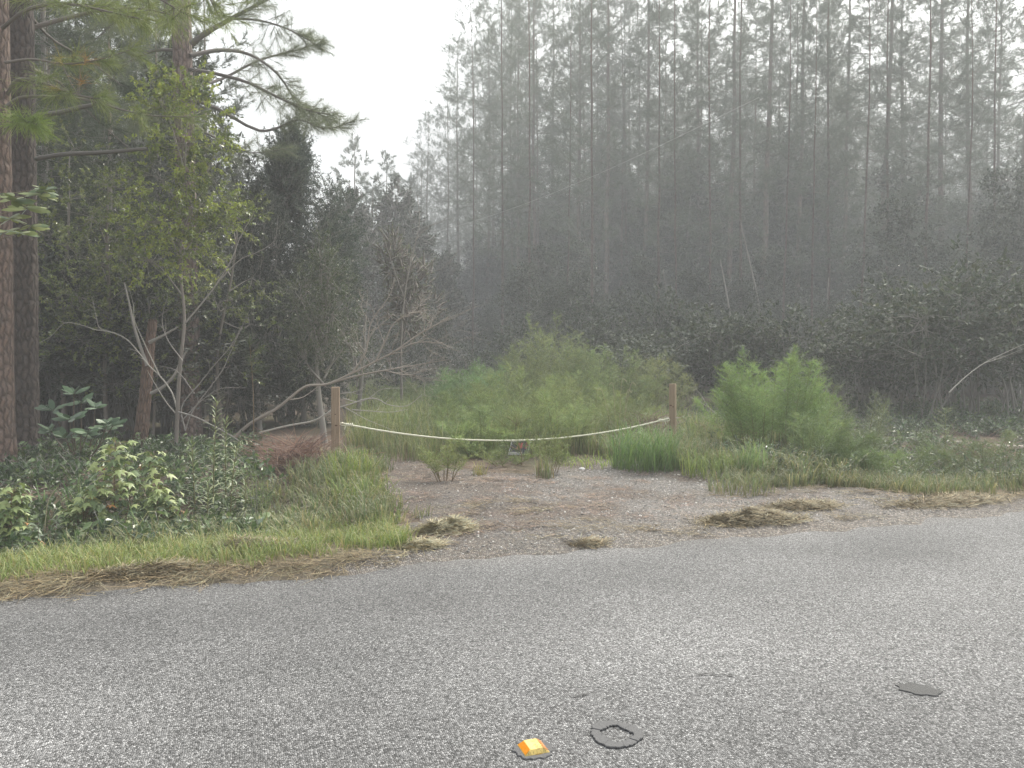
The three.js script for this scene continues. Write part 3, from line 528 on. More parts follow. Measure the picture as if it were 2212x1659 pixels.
  leafy(169, 560, 420, 17, 95, { cols: [[0.03, 0.05, 0.03], [0.04, 0.06, 0.035]], n: 120, nb: 16, low: 0.12, ll: 0.08, lw: 0.02, sl: 0.34, nl: 18, gap: 0.2, mat: M.fine }, 'darker evergreen half hidden left of the pointed one', 'evergreen_tree');
  // the light small-leaved trees of the left foreground
  const YEL = [[0.38, 0.44, 0.08], [0.26, 0.32, 0.065], [0.13, 0.17, 0.045]], MIDG = [[0.19, 0.24, 0.055], [0.26, 0.30, 0.08], [0.085, 0.115, 0.035]];
  const slim = (seed, pts, d, rr, blobs, cols, label, o = {}) => {
    const r = RNG(seed), W = pts.map(([x, y], i) => P(x, y, d + (o.dz?.[i] ?? 0))); const foot = W[0]; foot.y = gy(foot.x, foot.z) - 0.05; const t = thing(o.name ?? 'slim_tree', label, 'tree', foot.clone()), wood = new MB(), bw = new MB(), lf = new MB();
    const sm = path(W, 5); wood.tube(sm, rr, rr * 0.3, 6, (q, k) => { const w = 0.85 + 0.3 * noise(k * 3.1, q * 30); return [(o.wood ?? [0.24, 0.21, 0.185])[0] * w, (o.wood ?? [0.24, 0.21, 0.185])[1] * w, (o.wood ?? [0.24, 0.21, 0.185])[2] * w]; });
    const bl = blobs.map(([x, y, rx, ry, n, dz = 0]) => { const c = P(x, y, d + dz + r.s(0.4)); bw.tube(path([sm[Math.min(sm.length - 1, Math.floor(sm.length * clamp((foot.y * 0 + c.y * 0.82 - foot.y) / (sm[sm.length - 1].y - foot.y))))].clone(), c.clone().lerp(sm[sm.length >> 1], 0.35).setY(c.y - 0.1), c], 3), 0.014, 0.004, 4, o.wood ?? [0.34, 0.31, 0.28]); return [c, rx * d / F, ry * d / F, (rx + ry) * 0.5 * d / F, Math.round(n * 1.7)]; });
    bush(bw, lf, r, foot, bl, { sl: 0.28, nl: 20, ll: 0.068, lw: 0.036, cols, gap: 0.36, up: 1.2, ns: 3, tr: 0.003, lr: 0.006, link: 4, ...o });
    wood.build('trunk', M.twig, t); bw.build('branches', M.twig, t); lf.build('crown', M.leaf, t); return t;
  };
  slim(171, [[378, 940], [388, 800], [398, 690], [388, 560], [402, 420], [392, 300], [388, 150]], 12.6, 0.036, [[392, 175, 60, 50, 46], [420, 235, 75, 60, 66], [350, 230, 60, 55, 44], [400, 310, 95, 60, 80], [450, 370, 70, 60, 56], [350, 390, 80, 60, 60], [420, 450, 100, 65, 84], [345, 480, 80, 60, 56], [470, 480, 55, 50, 34], [400, 540, 95, 55, 64], [320, 560, 70, 55, 44]], YEL, 'slim tree with airy yellow-green small leaves before the limbed pine');
  slim(172, [[232, 930], [226, 800], [236, 650], [230, 500], [240, 380]], 15, 0.05, [[235, 400, 70, 55, 50], [200, 470, 80, 60, 64], [270, 500, 75, 60, 56], [215, 570, 85, 60, 66], [290, 610, 70, 60, 48], [170, 640, 75, 60, 50], [240, 680, 90, 60, 60], [180, 740, 80, 50, 44]], MIDG, 'mid-green leafy tree between the big trunk and the yellow-green tree');
  slim(173, [[140, 900], [134, 700], [146, 520], [150, 430]], 16, 0.06, [[150, 430, 60, 55, 40], [120, 520, 60, 60, 46], [170, 560, 70, 60, 50], [125, 640, 60, 60, 44], [120, 730, 60, 50, 36], [160, 320, 60, 50, 30]], MIDG, 'leafy tree close behind the broad pine trunk on the left');
  slim(174, [[480, 930], [470, 760], [500, 600], [515, 480]], 15.5, 0.045, [[515, 470, 60, 50, 36], [480, 560, 65, 55, 40], [545, 600, 60, 55, 40], [470, 660, 70, 55, 44], [540, 700, 60, 55, 36], [500, 780, 70, 50, 36]], MIDG, 'dull leafy tree between the yellow-green tree and the dark evergreen');
  slim(175, [[330, 930], [335, 780], [318, 640]], 15, 0.03, [[320, 640, 80, 55, 44], [370, 700, 75, 55, 44], [280, 730, 70, 50, 36], [420, 640, 60, 50, 34], [340, 800, 90, 45, 34], [260, 830, 70, 40, 30]], MIDG, 'low shady shrub behind the reddish snag');
}
// ---------------------------------------------------------------- the three big pines on the left
{
  const trunk = (seed, pts, d, r0, r1, t, colr) => {
    const r = RNG(seed), m = new MB(), W = pts.map(([x, y]) => P(x, y, d)); W[0].y = gy(W[0].x, W[0].z) - 0.1;
    m.tube(path(W, 14), 0, 0, 22, (q, k, i) => { const w = 0.8 + 0.4 * noise(k * 1.9, i * 0.7); return [colr[0] * w, colr[1] * w, colr[2] * w]; }, { uv: 2, rad: (q) => mix(r0, r1, q) * (1 + 0.3 * Math.exp(-q * 22)), bump: (k, i) => (noise(k * 1.3 + seed, i * 0.8) - 0.5) * 0.13 });
    const o = m.build('trunk', M.bark, t); return o;
  };
  const mkLimb = (t, r, pts, d, r0, r1, o) => { const w = new MB(), n = new MB(); limb(w, n, pts.map(([x, y, dz = 0]) => P(x, y, d + dz)), r0, r1, r, { sides: 6, seg: true, ...o }); const l = w.build('limb', M.twig, t); if (n.f.length) n.build('needles', M.needle, l); if (l.children[0]) { l.children[0].geometry.translate(...t.position.clone().negate().toArray()); l.children[0].position.set(0, 0, 0); } return l; };
  const DK = [0.20, 0.175, 0.155], NG = [0.23, 0.28, 0.075], NB = [0.30, 0.40, 0.08];
  // leftmost, cut by the border
  const a = thing('pine_tree', 'reddish pine trunk cut by the left border of the picture', 'pine tree', B(-2, 10.6, 0.1)), ra = RNG(201);
  trunk(201, [[-1, 1000], [-2, 700], [-5, 300], [-8, -60], [-12, -700]], 10.6, 0.185, 0.13, a, [0.27, 0.225, 0.20]);
  const near = { nn: 34, nl: 0.24, nw: 0.0058, tr: 0.006, spread: 1.25, droop: 0.25, col: NG, wood: DK };
  mkLimb(a, ra, [[14, 205], [38, 172, -0.3], [95, 180, -0.6], [170, 206, -0.8], [215, 214, -0.8]], 10.6, 0.028, 0.012, { ...near, twigs: 12, len: 0.42, from: 0.35 });
  mkLimb(a, ra, [[12, 232], [40, 212], [90, 208], [180, 214], [260, 236], [330, 250], [440, 252]], 10.4, 0.026, 0.006, { ...near, twigs: 7, len: 0.35, from: 0.25 });
  mkLimb(a, ra, [[10, 135], [70, 128], [140, 138], [215, 128], [280, 108]], 10.4, 0.02, 0.006, { ...near, twigs: 10, len: 0.4, from: 0.2 });
  mkLimb(a, ra, [[8, 290], [30, 262, -0.5], [62, 262, -0.8], [80, 270, -0.9]], 10.5, 0.016, 0.006, { ...near, col: NB, twigs: 16, len: 0.32, tufts: 2, from: 0.3 });
  mkLimb(a, ra, [[6, 60], [60, 20, -0.4], [140, 8, -0.6], [230, 24, -0.8], [300, 40, -0.8]], 10.5, 0.03, 0.008, { ...near, twigs: 20, len: 0.5, from: 0.2 });
  mkLimb(a, ra, [[6, -60], [90, -80, -0.6], [200, -60, -1], [330, -10, -1.4], [400, 30, -1.4]], 10.5, 0.03, 0.008, { ...near, twigs: 22, len: 0.55, from: 0.25 });
  // the dying yellow tufts on upright twigs above the first limb
  { const w = new MB(), n = new MB(), OR = [0.42, 0.24, 0.05], YE = [0.34, 0.30, 0.06], rr = RNG(203);
    for (const [x0, y0, x1, y1, c] of [[168, 206, 128, 122, YE], [170, 208, 186, 122, OR], [168, 206, 176, 170, OR], [171, 206, 215, 166, NG], [168, 207, 112, 186, YE]]) { const p = P(x0, y0, 9.85), q = P(x1, y1, 9.75); w.tube(path([p, p.clone().lerp(q, 0.5).add(V(-0.03, 0.03, 0)), q], 3), 0.008, 0.003, 4, DK); tuft(n, q, q.clone().sub(p).normalize(), rr, 46, 0.2, 0.0045, 1.5, 0.55, c, true); }
    w.build('dying_twigs', M.twig, a); tag(n.build('dying_needles', M.needle, a), 'yellow and orange dying needle tufts'); }
  // broad trunk
  const b = thing('pine_tree', 'broad dark pine trunk with a sunlit right edge beside the left border', 'pine tree', B(54, 12.3, 0.1)), rb = RNG(211);
  trunk(212, [[54, 1000], [53, 700], [50, 380], [46, 0], [42, -700]], 12.3, 0.198, 0.165, b, [0.13, 0.118, 0.112]);
  mkLimb(b, rb, [[78, 343], [140, 333, -0.2], [210, 330, -0.3], [275, 325, -0.4], [318, 321, -0.4]], 12.2, 0.036, 0.026, { ...near, twigs: 0, nn: 0, nl: 0.1, nw: 0.003, wood: [0.17, 0.155, 0.14] });
  mkLimb(b, rb, [[76, 250], [130, 243, -0.2], [165, 234, -0.3], [203, 226, -0.4]], 12.2, 0.04, 0.03, { ...near, twigs: 0, nn: 0, nl: 0.1, nw: 0.003, wood: [0.17, 0.155, 0.14] });
  mkLimb(b, rb, [[70, 60], [140, 40, 0.2], [220, 22, 0.3], [300, 18, 0.4], [380, 34, 0.4]], 12.5, 0.04, 0.01, { ...near, twigs: 22, len: 0.6, from: 0.2 });
  mkLimb(b, rb, [[70, 40], [120, 90, 1.2], [190, 130, 1.6], [270, 190, 2]], 12.5, 0.03, 0.008, { ...near, twigs: 18, len: 0.6, from: 0.2, col: [0.06, 0.09, 0.035] });
  mkLimb(b, rb, [[70, 150], [130, 180, 1.6], [210, 260, 2], [290, 330, 2.4]], 12.5, 0.03, 0.008, { ...near, twigs: 18, len: 0.6, from: 0.2, col: [0.06, 0.09, 0.035] });
  mkLimb(b, rb, [[66, -80], [180, -120, -0.5], [320, -90, -0.8], [430, -40, -1], [470, 30, -1]], 12.5, 0.045, 0.01, { ...near, twigs: 26, len: 0.7, from: 0.2 });
  // limbed pine against the sky
  const c = thing('pine_tree', 'limbed pine spreading lacy branches over the white sky gap', 'pine tree', B(408, 15.5, 0.1)), rc = RNG(221);
  trunk(222, [[410, 960], [406, 600], [398, 300], [392, 60], [388, -60], [380, -700]], 15.5, 0.2, 0.17, c, [0.34, 0.30, 0.29]);
  const mid = { nn: 24, nl: 0.23, nw: 0.0036, tr: 0.006, spread: 1.25, droop: 0.12, col: [0.20, 0.235, 0.125], wood: [0.18, 0.16, 0.15] };
  const L = (pts, r0, o) => mkLimb(c, rc, pts, 15.4, r0, 0.008, { ...mid, from: 0.25, ...o, twigs: Math.round(o.twigs * 1.7), tufts: 3 });
  L([[412, 95], [450, 68], [500, 40], [560, 8], [640, -30, 0.5], [740, -40, 1]], 0.06, { twigs: 26, len: 0.7 });
  L([[500, 40], [560, 44, -0.4], [620, 62, -0.7], [690, 100, -1]], 0.025, { twigs: 24, len: 0.55 });
  L([[410, 120], [480, 108, 0.6], [540, 118, 1], [600, 160, 1.2], [645, 225, 1.4], [705, 262, 1.4]], 0.045, { twigs: 34, len: 0.65, tufts: 3 });
  L([[410, 150], [470, 160, -0.4], [540, 180, -0.8], [600, 210, -1], [660, 236, -1], [720, 250, -1]], 0.04, { twigs: 30, len: 0.6 });
  L([[408, 210], [470, 235, 0.5], [560, 282, 0.8], [600, 276, 1], [645, 258, 1], [700, 278, 1], [765, 262, 1]], 0.04, { twigs: 30, len: 0.5, from: 0.4 });
  L([[408, 190], [480, 170, 1], [560, 130, 1.6], [640, 108, 2], [700, 92, 2.2]], 0.035, { twigs: 24, len: 0.55 });
  L([[395, 60], [330, 30, 0.5], [260, 40, 1], [200, 90, 1.2]], 0.045, { twigs: 24, len: 0.7 });
  L([[395, 110], [330, 110, 0.7], [270, 140, 1], [220, 200, 1.2]], 0.04, { twigs: 22, len: 0.7 });
  L([[400, 200], [340, 220, 0.9], [290, 280, 1.2]], 0.03, { twigs: 16, len: 0.6 });
  L([[385, -60], [480, -100], [600, -110, 0.5], [720, -60, 0.6]], 0.05, { twigs: 28, len: 0.8 });
  L([[385, -100], [440, -120, -1], [520, -60, -2], [560, 0, -2.4]], 0.04, { twigs: 20, len: 0.7 });
  L([[406, 260], [470, 300, 1.4], [540, 330, 1.8], [620, 320, 2]], 0.03, { twigs: 22, len: 0.6 });
  // upper crown out of frame, casting shade
  { const r = RNG(230); for (const [t, px, d, top] of [[a, -10, 10.6, 17], [b, 40, 12.3, 19], [c, 380, 15.5, 20]]) { const g = pineGeo(231 + top, top, 0.05, 0.55, 2.6, 40, { dead: 0, nn: 12, nw: 0.02, nl: 0.26 }), q = B(px, d, 0.1); for (const k of ['branches', 'crown']) { const m = g[k]; for (let i = 0; i < m.p.length; i += 3) { m.p[i] += q.x; m.p[i + 1] += q.y; m.p[i + 2] += q.z; } m.build(k, k === 'crown' ? M.needle : M.twig, t); } } }
}
// ---------------------------------------------------------------- bare wood on the left
const PALE = [0.43, 0.40, 0.36], GREYW = [0.34, 0.31, 0.285];
{
  const r = RNG(301), at = (pts, d) => pts.map(([x, y, dz = 0]) => P(x, y, d + dz));
  { const m = new MB(), W = at([[296, 1000], [305, 930], [316, 830], [322, 760], [330, 690]], 13.6); W[0].y = gy(W[0].x, W[0].z) - 0.1; const t = thing('dead_tree', 'reddish broken snag standing behind the sweetgum saplings', 'dead tree', W[0].clone());
    m.tube(path(W, 6), 0, 0, 12, (q, k, i) => { const w = 0.8 + 0.4 * noise(k * 2.3, i * 0.9); return [0.30 * w, 0.23 * w, 0.19 * w]; }, { uv: 2, rad: (q) => mix(0.13, 0.075, q), bump: (k, i) => (noise(k * 1.7, i) - 0.5) * 0.16 }); m.build('trunk', M.bark, t);
    const w = new MB(); for (const p of [[[326, 850], [352, 836], [375, 812], [392, 778], [402, 760]], [[318, 790], [300, 740], [288, 700], [280, 660], [268, 610]], [[322, 740], [350, 726], [385, 706]]]) w.tube(path(at(p, 13.5), 4), 0.035, 0.014, 6, GREYW); w.build('branches', M.twig, t); }
  const bare = (name, label, lines, d, base, o = {}) => {
    const m = new MB(), W0 = P(...base, d); W0.y = gy(W0.x, W0.z) - 0.03; const t = thing(name, label, o.cat ?? 'dead branch', W0);
    lines.forEach(([pts, r0, depth = 1]) => { const b = new MB(), w = at(pts, d); b.tube(path(w, 5), r0, r0 * 0.28, 6, o.col ?? PALE); const l = b.build('branch', M.twig, t), tw = new MB(); if (depth) { twiggy(tw, w, r0, r0 * 0.28, r, depth, { n: o.n ?? [4, 6], len: o.len ?? [0.28, 0.7], col: o.col ?? PALE, up: o.up ?? 0.1, bare: true }); const q = tw.build('twigs', M.twig, l); q.geometry.translate(...t.position.clone().negate().toArray()); } }); return t;
  };
  bare('bare_shrub', 'bare pale shrub arching left towards the broad pine trunk', [
    [[[385, 900], [372, 850], [345, 812], [322, 790], [300, 762], [272, 732], [240, 718], [205, 712], [175, 702], [140, 698], [108, 728], [82, 742]], 0.014, 1], [[[345, 812], [300, 716], [290, 690], [288, 660], [278, 620]], 0.010, 1], [[[250, 720], [215, 708], [208, 685], [198, 640]], 0.008, 1], [[[385, 900], [360, 870], [335, 830], [318, 800]], 0.012, 0]], 12.8, [385, 900]);
  bare('bare_shrub', 'grey bare stems fanning out below the yellow-green tree', [
    [[[400, 930], [392, 880], [430, 830], [462, 790], [500, 745], [522, 705]], 0.014, 1], [[[400, 930], [415, 890], [480, 800], [498, 760], [530, 690]], 0.013, 1], [[[392, 910], [430, 870], [475, 840], [530, 838]], 0.012, 1], [[[385, 890], [420, 900], [470, 925], [520, 955], [560, 990], [590, 1040]], 0.016, 1], [[[398, 700], [440, 650], [470, 610], [500, 560], [520, 510], [548, 460]], 0.016, 1], [[[470, 610], [520, 560], [555, 545], [592, 520], [600, 470]], 0.010, 1], [[[395, 780], [360, 730], [350, 690], [362, 640]], 0.010, 1], [[[420, 850], [380, 800], [340, 790]], 0.008, 1]], 12.4, [400, 935], { col: GREYW });
  bare('bare_limb', 'long bare fallen limb with pale twigs sweeping behind the left post', [
    [[[500, 952], [540, 915], [598, 882], [628, 858], [662, 834], [705, 830], [760, 806], [812, 780], [850, 760], [905, 722], [948, 698], [968, 684]], 0.033, 2], [[[705, 830], [770, 812], [830, 800], [890, 790], [960, 778]], 0.02, 2], [[[812, 780], [830, 740], [850, 700], [880, 680], [925, 668]], 0.018, 2], [[[850, 760], [900, 740], [950, 742], [978, 752]], 0.014, 2], [[[760, 806], [790, 760], [800, 700], [840, 640], [856, 600]], 0.018, 2], [[[830, 800], [880, 810], [920, 800]], 0.012, 2]], 13.4, [500, 955], { n: [5, 9], len: [0.3, 0.85], col: [0.36, 0.31, 0.27] });
  bare('bare_limb', 'low crooked bare limb passing behind the left post above the rope', [
    [[[560, 935], [620, 920], [680, 908], [720, 885], [760, 872], [790, 862], [815, 862], [838, 874], [880, 876], [912, 852]], 0.018, 1], [[[760, 885], [800, 888], [850, 890], [880, 884]], 0.010, 1], [[[740, 860], [775, 868], [800, 858], [822, 842], [880, 838]], 0.010, 1], [[[735, 850], [770, 845], [790, 835]], 0.008, 1], [[[745, 880], [790, 905], [850, 930]], 0.008, 1]], 12.6, [560, 938], { n: [5, 6], len: [0.22, 0.5] });
  bare('bare_twigs', 'thin grey twigs standing over the pale-leaved tree by the stand', [[[[866, 760], [872, 660], [880, 600], [896, 530], [906, 480], [902, 420]], 0.022, 1], [[[872, 640], [850, 580], [838, 540], [826, 500], [820, 460]], 0.013, 1], [[[890, 545], [930, 585], [962, 575], [985, 548], [1002, 536]], 0.010, 1], [[[896, 520], [925, 490], [955, 478], [975, 455]], 0.010, 1]], 20.5, [866, 770], { col: [0.36, 0.32, 0.285], n: [4, 6], len: [0.35, 0.8] });
  bare('leaning_stick', 'long bare stick leaning up to the right border from the thicket', [[[[2050, 848], [2085, 815], [2125, 785], [2165, 765], [2215, 742]], 0.013, 0], [[[2125, 785], [2170, 770], [2214, 752]], 0.008, 1]], 15.2, [2050, 850], { n: [3], len: [0.4], cat: 'stick' });
  bare('bare_twigs', 'forked dead twigs sticking up right of the right post', [[[[1560, 905], [1530, 880], [1508, 866], [1492, 858]], 0.010, 1], [[[1530, 880], [1512, 850], [1500, 835]], 0.008, 1]], 13.6, [1560, 910], { n: [3], len: [0.25] });
  // fallen log at the right
  { const m = new MB(), a = P(2005, 955, 14.6), b = P(2150, 966, 14.2), l = P(2215, 968, 14.0); const t = thing('fallen_log', 'pale fallen log lying in the weeds near the right border', 'log', a.clone()); m.tube(path([a, a.clone().lerp(b, 0.5).add(V(0, 0.02, 0)), b, l], 5), 0.045, 0.055, 8, (q, k) => { const w = 0.8 + 0.4 * noise(k * 2, q * 20); return [0.45 * w, 0.40 * w, 0.35 * w]; }); m.build('trunk', M.twig, t); const s = new MB(); s.tube([P(2062, 962, 14.45), P(2058, 940, 14.4)], 0.015, 0.01, 5, GREYW); s.build('branch', M.twig, t); }
  // brush heaps: brown dead stems
  const heap = (label, px, py, d, w, h, n, cols) => { const m = new MB(), c = B(px, d, 0); const t = thing('brush_pile', label, 'brush pile', c); for (let k = 0; k < n; k++) { const a = r.a(0, 6.28), q = r.g() * w, s = r.g() * w * 0.6, p = V(c.x + q, c.y + r() * h * 0.5 * Math.max(0.1, 1 - Math.abs(q) / w / 1.1), c.z + s); p.y = Math.max(p.y, gy(p.x, p.z)); const L = r.a(0.25, 0.8), d2 = V(Math.cos(a), r.a(-0.1, 0.9), Math.sin(a)).normalize(), e = p.clone().addScaledVector(d2, L), md = p.clone().lerp(e, 0.5).add(V(r.s(0.06), 0.06, r.s(0.06))); m.tube([p, md, e], 0.005, 0.002, 3, tint(cols[r.i(cols.length)], r, 0.3)); } m.build('stems', M.twig, t); };
  heap('tangle of brown dead stems behind the right post', 1400, 900, 14.2, 0.75, 0.9, 420, [[0.30, 0.20, 0.17], [0.36, 0.28, 0.24], [0.24, 0.16, 0.14]]);
  heap('brown dead brush between the right post and the big green bush', 1530, 930, 14, 0.7, 0.6, 300, [[0.28, 0.17, 0.13], [0.33, 0.25, 0.2]]);
  heap('reddish dead brush at the foot of the left post', 640, 990, 11.2, 0.75, 0.55, 420, [[0.28, 0.16, 0.12], [0.34, 0.24, 0.19], [0.22, 0.13, 0.11]]);
  heap('low reddish brush beside the fallen log', 2120, 985, 13.5, 0.8, 0.3, 160, [[0.26, 0.15, 0.12], [0.3, 0.2, 0.16]]);
}
// ---------------------------------------------------------------- overhead wire
{ const m = new MB(), a = P(930, 505, 34), b = P(1640, 210, 20); const pts = []; for (let i = 0; i <= 24; i++) { const q = a.clone().lerp(b, i / 24); q.y -= 0.35 * Math.sin(Math.PI * i / 24); pts.push(q); } const t = thing('overhead_wire', 'thin pale wire rising to the right across the pine stand', 'wire', a.clone()); m.tube(pts, 0.0055, 0.0055, 5, [0.8, 0.8, 0.78]); m.build('cable', M.twig, t); }
// ---------------------------------------------------------------- dogfennel: soft feathery weeds
const FEN = [0.20, 0.27, 0.10];
{
  const fen = (seed, label, px, d, n, h, rad, o = {}) => { const r = RNG(seed), f = B(px, d, 0.02), t = thing('feathery_weed', label, o.cat ?? 'weed', f.clone(), o.group), w = new MB(), l = new MB(); for (let k = 0; k < n; k++) { const a = r.a(0, 6.28), q = Math.sqrt(r()) * rad, p = V(f.x + Math.cos(a) * q, 0, f.z + Math.sin(a) * q * 0.8); p.y = gy(p.x, p.z) - 0.02; const e = 1 - 0.45 * Math.pow(q / rad, 2); feather(w, l, r, p, h * e * r.a(0.8, 1.05), r.a(0.05, 0.35) * (o.sp ?? 1) * q / rad * 2 + 0.05, a + r.s(0.5), o); } w.build('stems', M.twig, t); l.build('plumes', M.fine, t); return t; };
  fen(401, 'large bright green feathery bush right of the right post', 1672, 12.3, 44, 2.05, 0.62, { lat: 52, th: 12, sp: 1.1, col: [0.24, 0.34, 0.11], bare: 0.32 });
  fen(402, 'narrow feathery spire leaning behind the right shoulder of the big bush', 1762, 12.9, 6, 1.75, 0.2, { col: [0.210, 0.256, 0.123] });
  fen(403, 'low feathery weed in the ditch right of the big bush', 1765, 10.9, 18, 1.1, 0.4, { ll: 0.32, col: FEN });
  fen(404, 'low green feathery weed before the white flowering weeds', 1890, 10.6, 16, 0.95, 0.36, { ll: 0.3, col: FEN });
  fen(405, 'sparse feathery spire standing alone near the fallen log', 2043, 12.5, 2, 1.25, 0.06, { lat: 40, ll: 0.36, col: [0.228, 0.256, 0.140], th: 9 });
  fen(406, 'feathery weeds below the leaning stick at right', 2120, 12.2, 9, 0.95, 0.5, { ll: 0.3, col: [0.175, 0.208, 0.096] });
  fen(407, 'feathery weed near the white flowering weeds', 1868, 13, 5, 1.35, 0.3, { ll: 0.32, col: [0.210, 0.240, 0.131] });
  fen(411, 'tallest feathery weed clump at the centre of the clearing', 1185, 19, 40, 2.75, 1.0, { ll: 0.55, tw: 0.0048, tl: 0.1, col: [0.241, 0.285, 0.121] });
  fen(412, 'bluish green feathery weeds left of the tallest clump', 1010, 18.5, 30, 1.75, 0.9, { tw: 0.0048, tl: 0.1, ll: 0.45, col: [0.201, 0.313, 0.121] });
  fen(413, 'feathery weeds right of the tallest clump', 1300, 18, 32, 2.1, 0.9, { tw: 0.0048, tl: 0.1, ll: 0.48, col: [0.241, 0.304, 0.121] });
  fen(414, 'feathery weeds behind the brown dead tangle', 1405, 18, 18, 1.9, 0.7, { tw: 0.0046, tl: 0.1, ll: 0.46, col: [0.241, 0.267, 0.121] });
  fen(415, 'feathery weeds just behind the middle of the rope', 1130, 15.5, 30, 1.65, 0.85, { tw: 0.004, tl: 0.09, col: [0.252, 0.313, 0.110] });
  fen(416, 'feathery weeds behind the left half of the rope', 1000, 14.5, 24, 1.05, 0.8, { ll: 0.32, col: [0.241, 0.313, 0.110] });
  fen(417, 'feathery weeds behind the right half of the rope', 1270, 14.5, 26, 1.4, 0.8, { ll: 0.34, col: [0.252, 0.304, 0.110] });
  fen(424, 'feathery weeds right behind the rope near its middle', 1210, 13.1, 16, 1.1, 0.5, { ll: 0.32, col: [0.253, 0.322, 0.115] });
  fen(425, 'feathery weeds right behind the rope left of its middle', 1050, 13.2, 14, 0.95, 0.5, { ll: 0.3, col: [0.241, 0.316, 0.115] });
  fen(418, 'low feathery weeds at the far end of the gravel', 1040, 12.6, 16, 0.6, 0.5, { ll: 0.24, bare: 0.1, col: [0.262, 0.340, 0.110] });
  fen(419, 'feathery weeds at the far left end of the clearing', 905, 23, 22, 1.1, 1.0, { tw: 0.0055, tl: 0.11, col: [0.222, 0.276, 0.110] });
  fen(420, 'dark feathery weeds between the clearing and the stand', 1090, 25, 24, 1.7, 1.1, { tw: 0.006, tl: 0.12, ll: 0.5, col: [0.175, 0.224, 0.096] });
  fen(421, 'small feathery tuft growing out of the gravel left of the sign', 962, 9.95, 9, 0.58, 0.09, { ll: 0.15, bare: 0.38, lat: 30, tl: 0.06, th: 8, sp: 0.7, col: [0.245, 0.288, 0.096] });
  fen(422, 'small feathery plant at the gravel edge right of the sign', 1190, 10.9, 8, 0.62, 0.09, { ll: 0.16, bare: 0.35, lat: 30, tl: 0.06, th: 8, col: [0.245, 0.296, 0.096] });
  fen(423, 'feathery weeds in front of the sign', 1090, 11.55, 7, 0.32, 0.2, { ll: 0.18, bare: 0.1, lat: 28, tl: 0.06, th: 8, col: [0.228, 0.288, 0.096] });
}
// ---------------------------------------------------------------- pine seedlings with long needles
{
  const seedl = (seed, px, top, d, label, n, col) => { const r = RNG(seed), f = B(px, d), h = (780 - top) / F * d + EYE - f.y, t = thing('pine_seedling', label, 'pine seedling', f.clone()), w = new MB(), l = new MB(), tip = V(f.x + r.s(0.05), f.y + h, f.z); w.tube(path([f, f.clone().lerp(tip, 0.5).add(V(r.s(0.04), 0, 0)), tip], 4), 0.012, 0.005, 5, [0.22, 0.16, 0.1]); const br = [[tip, V(0, 1, 0)]]; for (let k = 0; k < n; k++) { const p = f.clone().lerp(tip, r.a(0.55, 0.95)), a = r.a(0, 6.28), d2 = V(Math.cos(a), r.a(0.2, 0.7), Math.sin(a)).normalize(), q = p.clone().addScaledVector(d2, r.a(0.12, 0.36)); w.tube([p, q], 0.006, 0.004, 4, [0.22, 0.16, 0.1]); br.push([q, d2]); } for (const [p, d2] of br) tuft(l, p, d2, r, 44, 0.24, 0.006, 1.15, 0.12, col, true); w.build('stem', M.twig, t); l.build('needles', M.needle, t); };
  const YG = [0.20, 0.235, 0.06];
  seedl(501, 1112, 905, 12.5, 'yellowish pine seedling with spreading needles right behind the sign', 5, YG);
  seedl(502, 1055, 925, 12.9, 'yellowish pine seedling leaning left of the sign behind the rope', 4, YG);
  seedl(503, 1195, 868, 14.2, 'taller yellow-green pine seedling right of the rope middle', 5, YG);
  seedl(504, 1235, 935, 12.9, 'low pine seedling behind the rope towards the right post', 4, [0.17, 0.21, 0.06]);
  seedl(505, 1126, 962, 11.7, 'small upright pine seedling right in front of the hanging sign', 2, [0.15, 0.2, 0.055]);
  seedl(506, 545, 735, 13.2, 'young pine shoot with long needles above the bare limb', 3, [0.10, 0.14, 0.045]);
}
// ---------------------------------------------------------------- grass, straw, litter: nobody could count them
const G1 = [[0.22, 0.30, 0.06], [0.28, 0.34, 0.08], [0.15, 0.22, 0.05], [0.36, 0.34, 0.13]], G2 = [[0.18, 0.23, 0.08], [0.22, 0.26, 0.10], [0.28, 0.27, 0.13]], STRAW = [[0.28, 0.235, 0.14], [0.23, 0.185, 0.11], [0.34, 0.29, 0.18], [0.165, 0.13, 0.08]];
const spotsIn = (r, n, u0, u1, v0, v1, keep, sc, tilt = 0) => { const o = []; for (let k = 0; k < n; k++) { const u = r.a(u0, u1), v = r.a(v0, v1); if (keep && !keep(u, v, r)) continue; const [x, z] = XZ(u, v), c = 0.75 + 0.5 * fbm(u * 0.9 + 9, v * 0.9, 3); o.push([gxz(x, z, 0.005), r.a(0, 6.28), r.a(...sc), r.s(tilt), [c * (1 + r.s(0.08)), c, c * (1 + r.s(0.08))]]); } return o; };
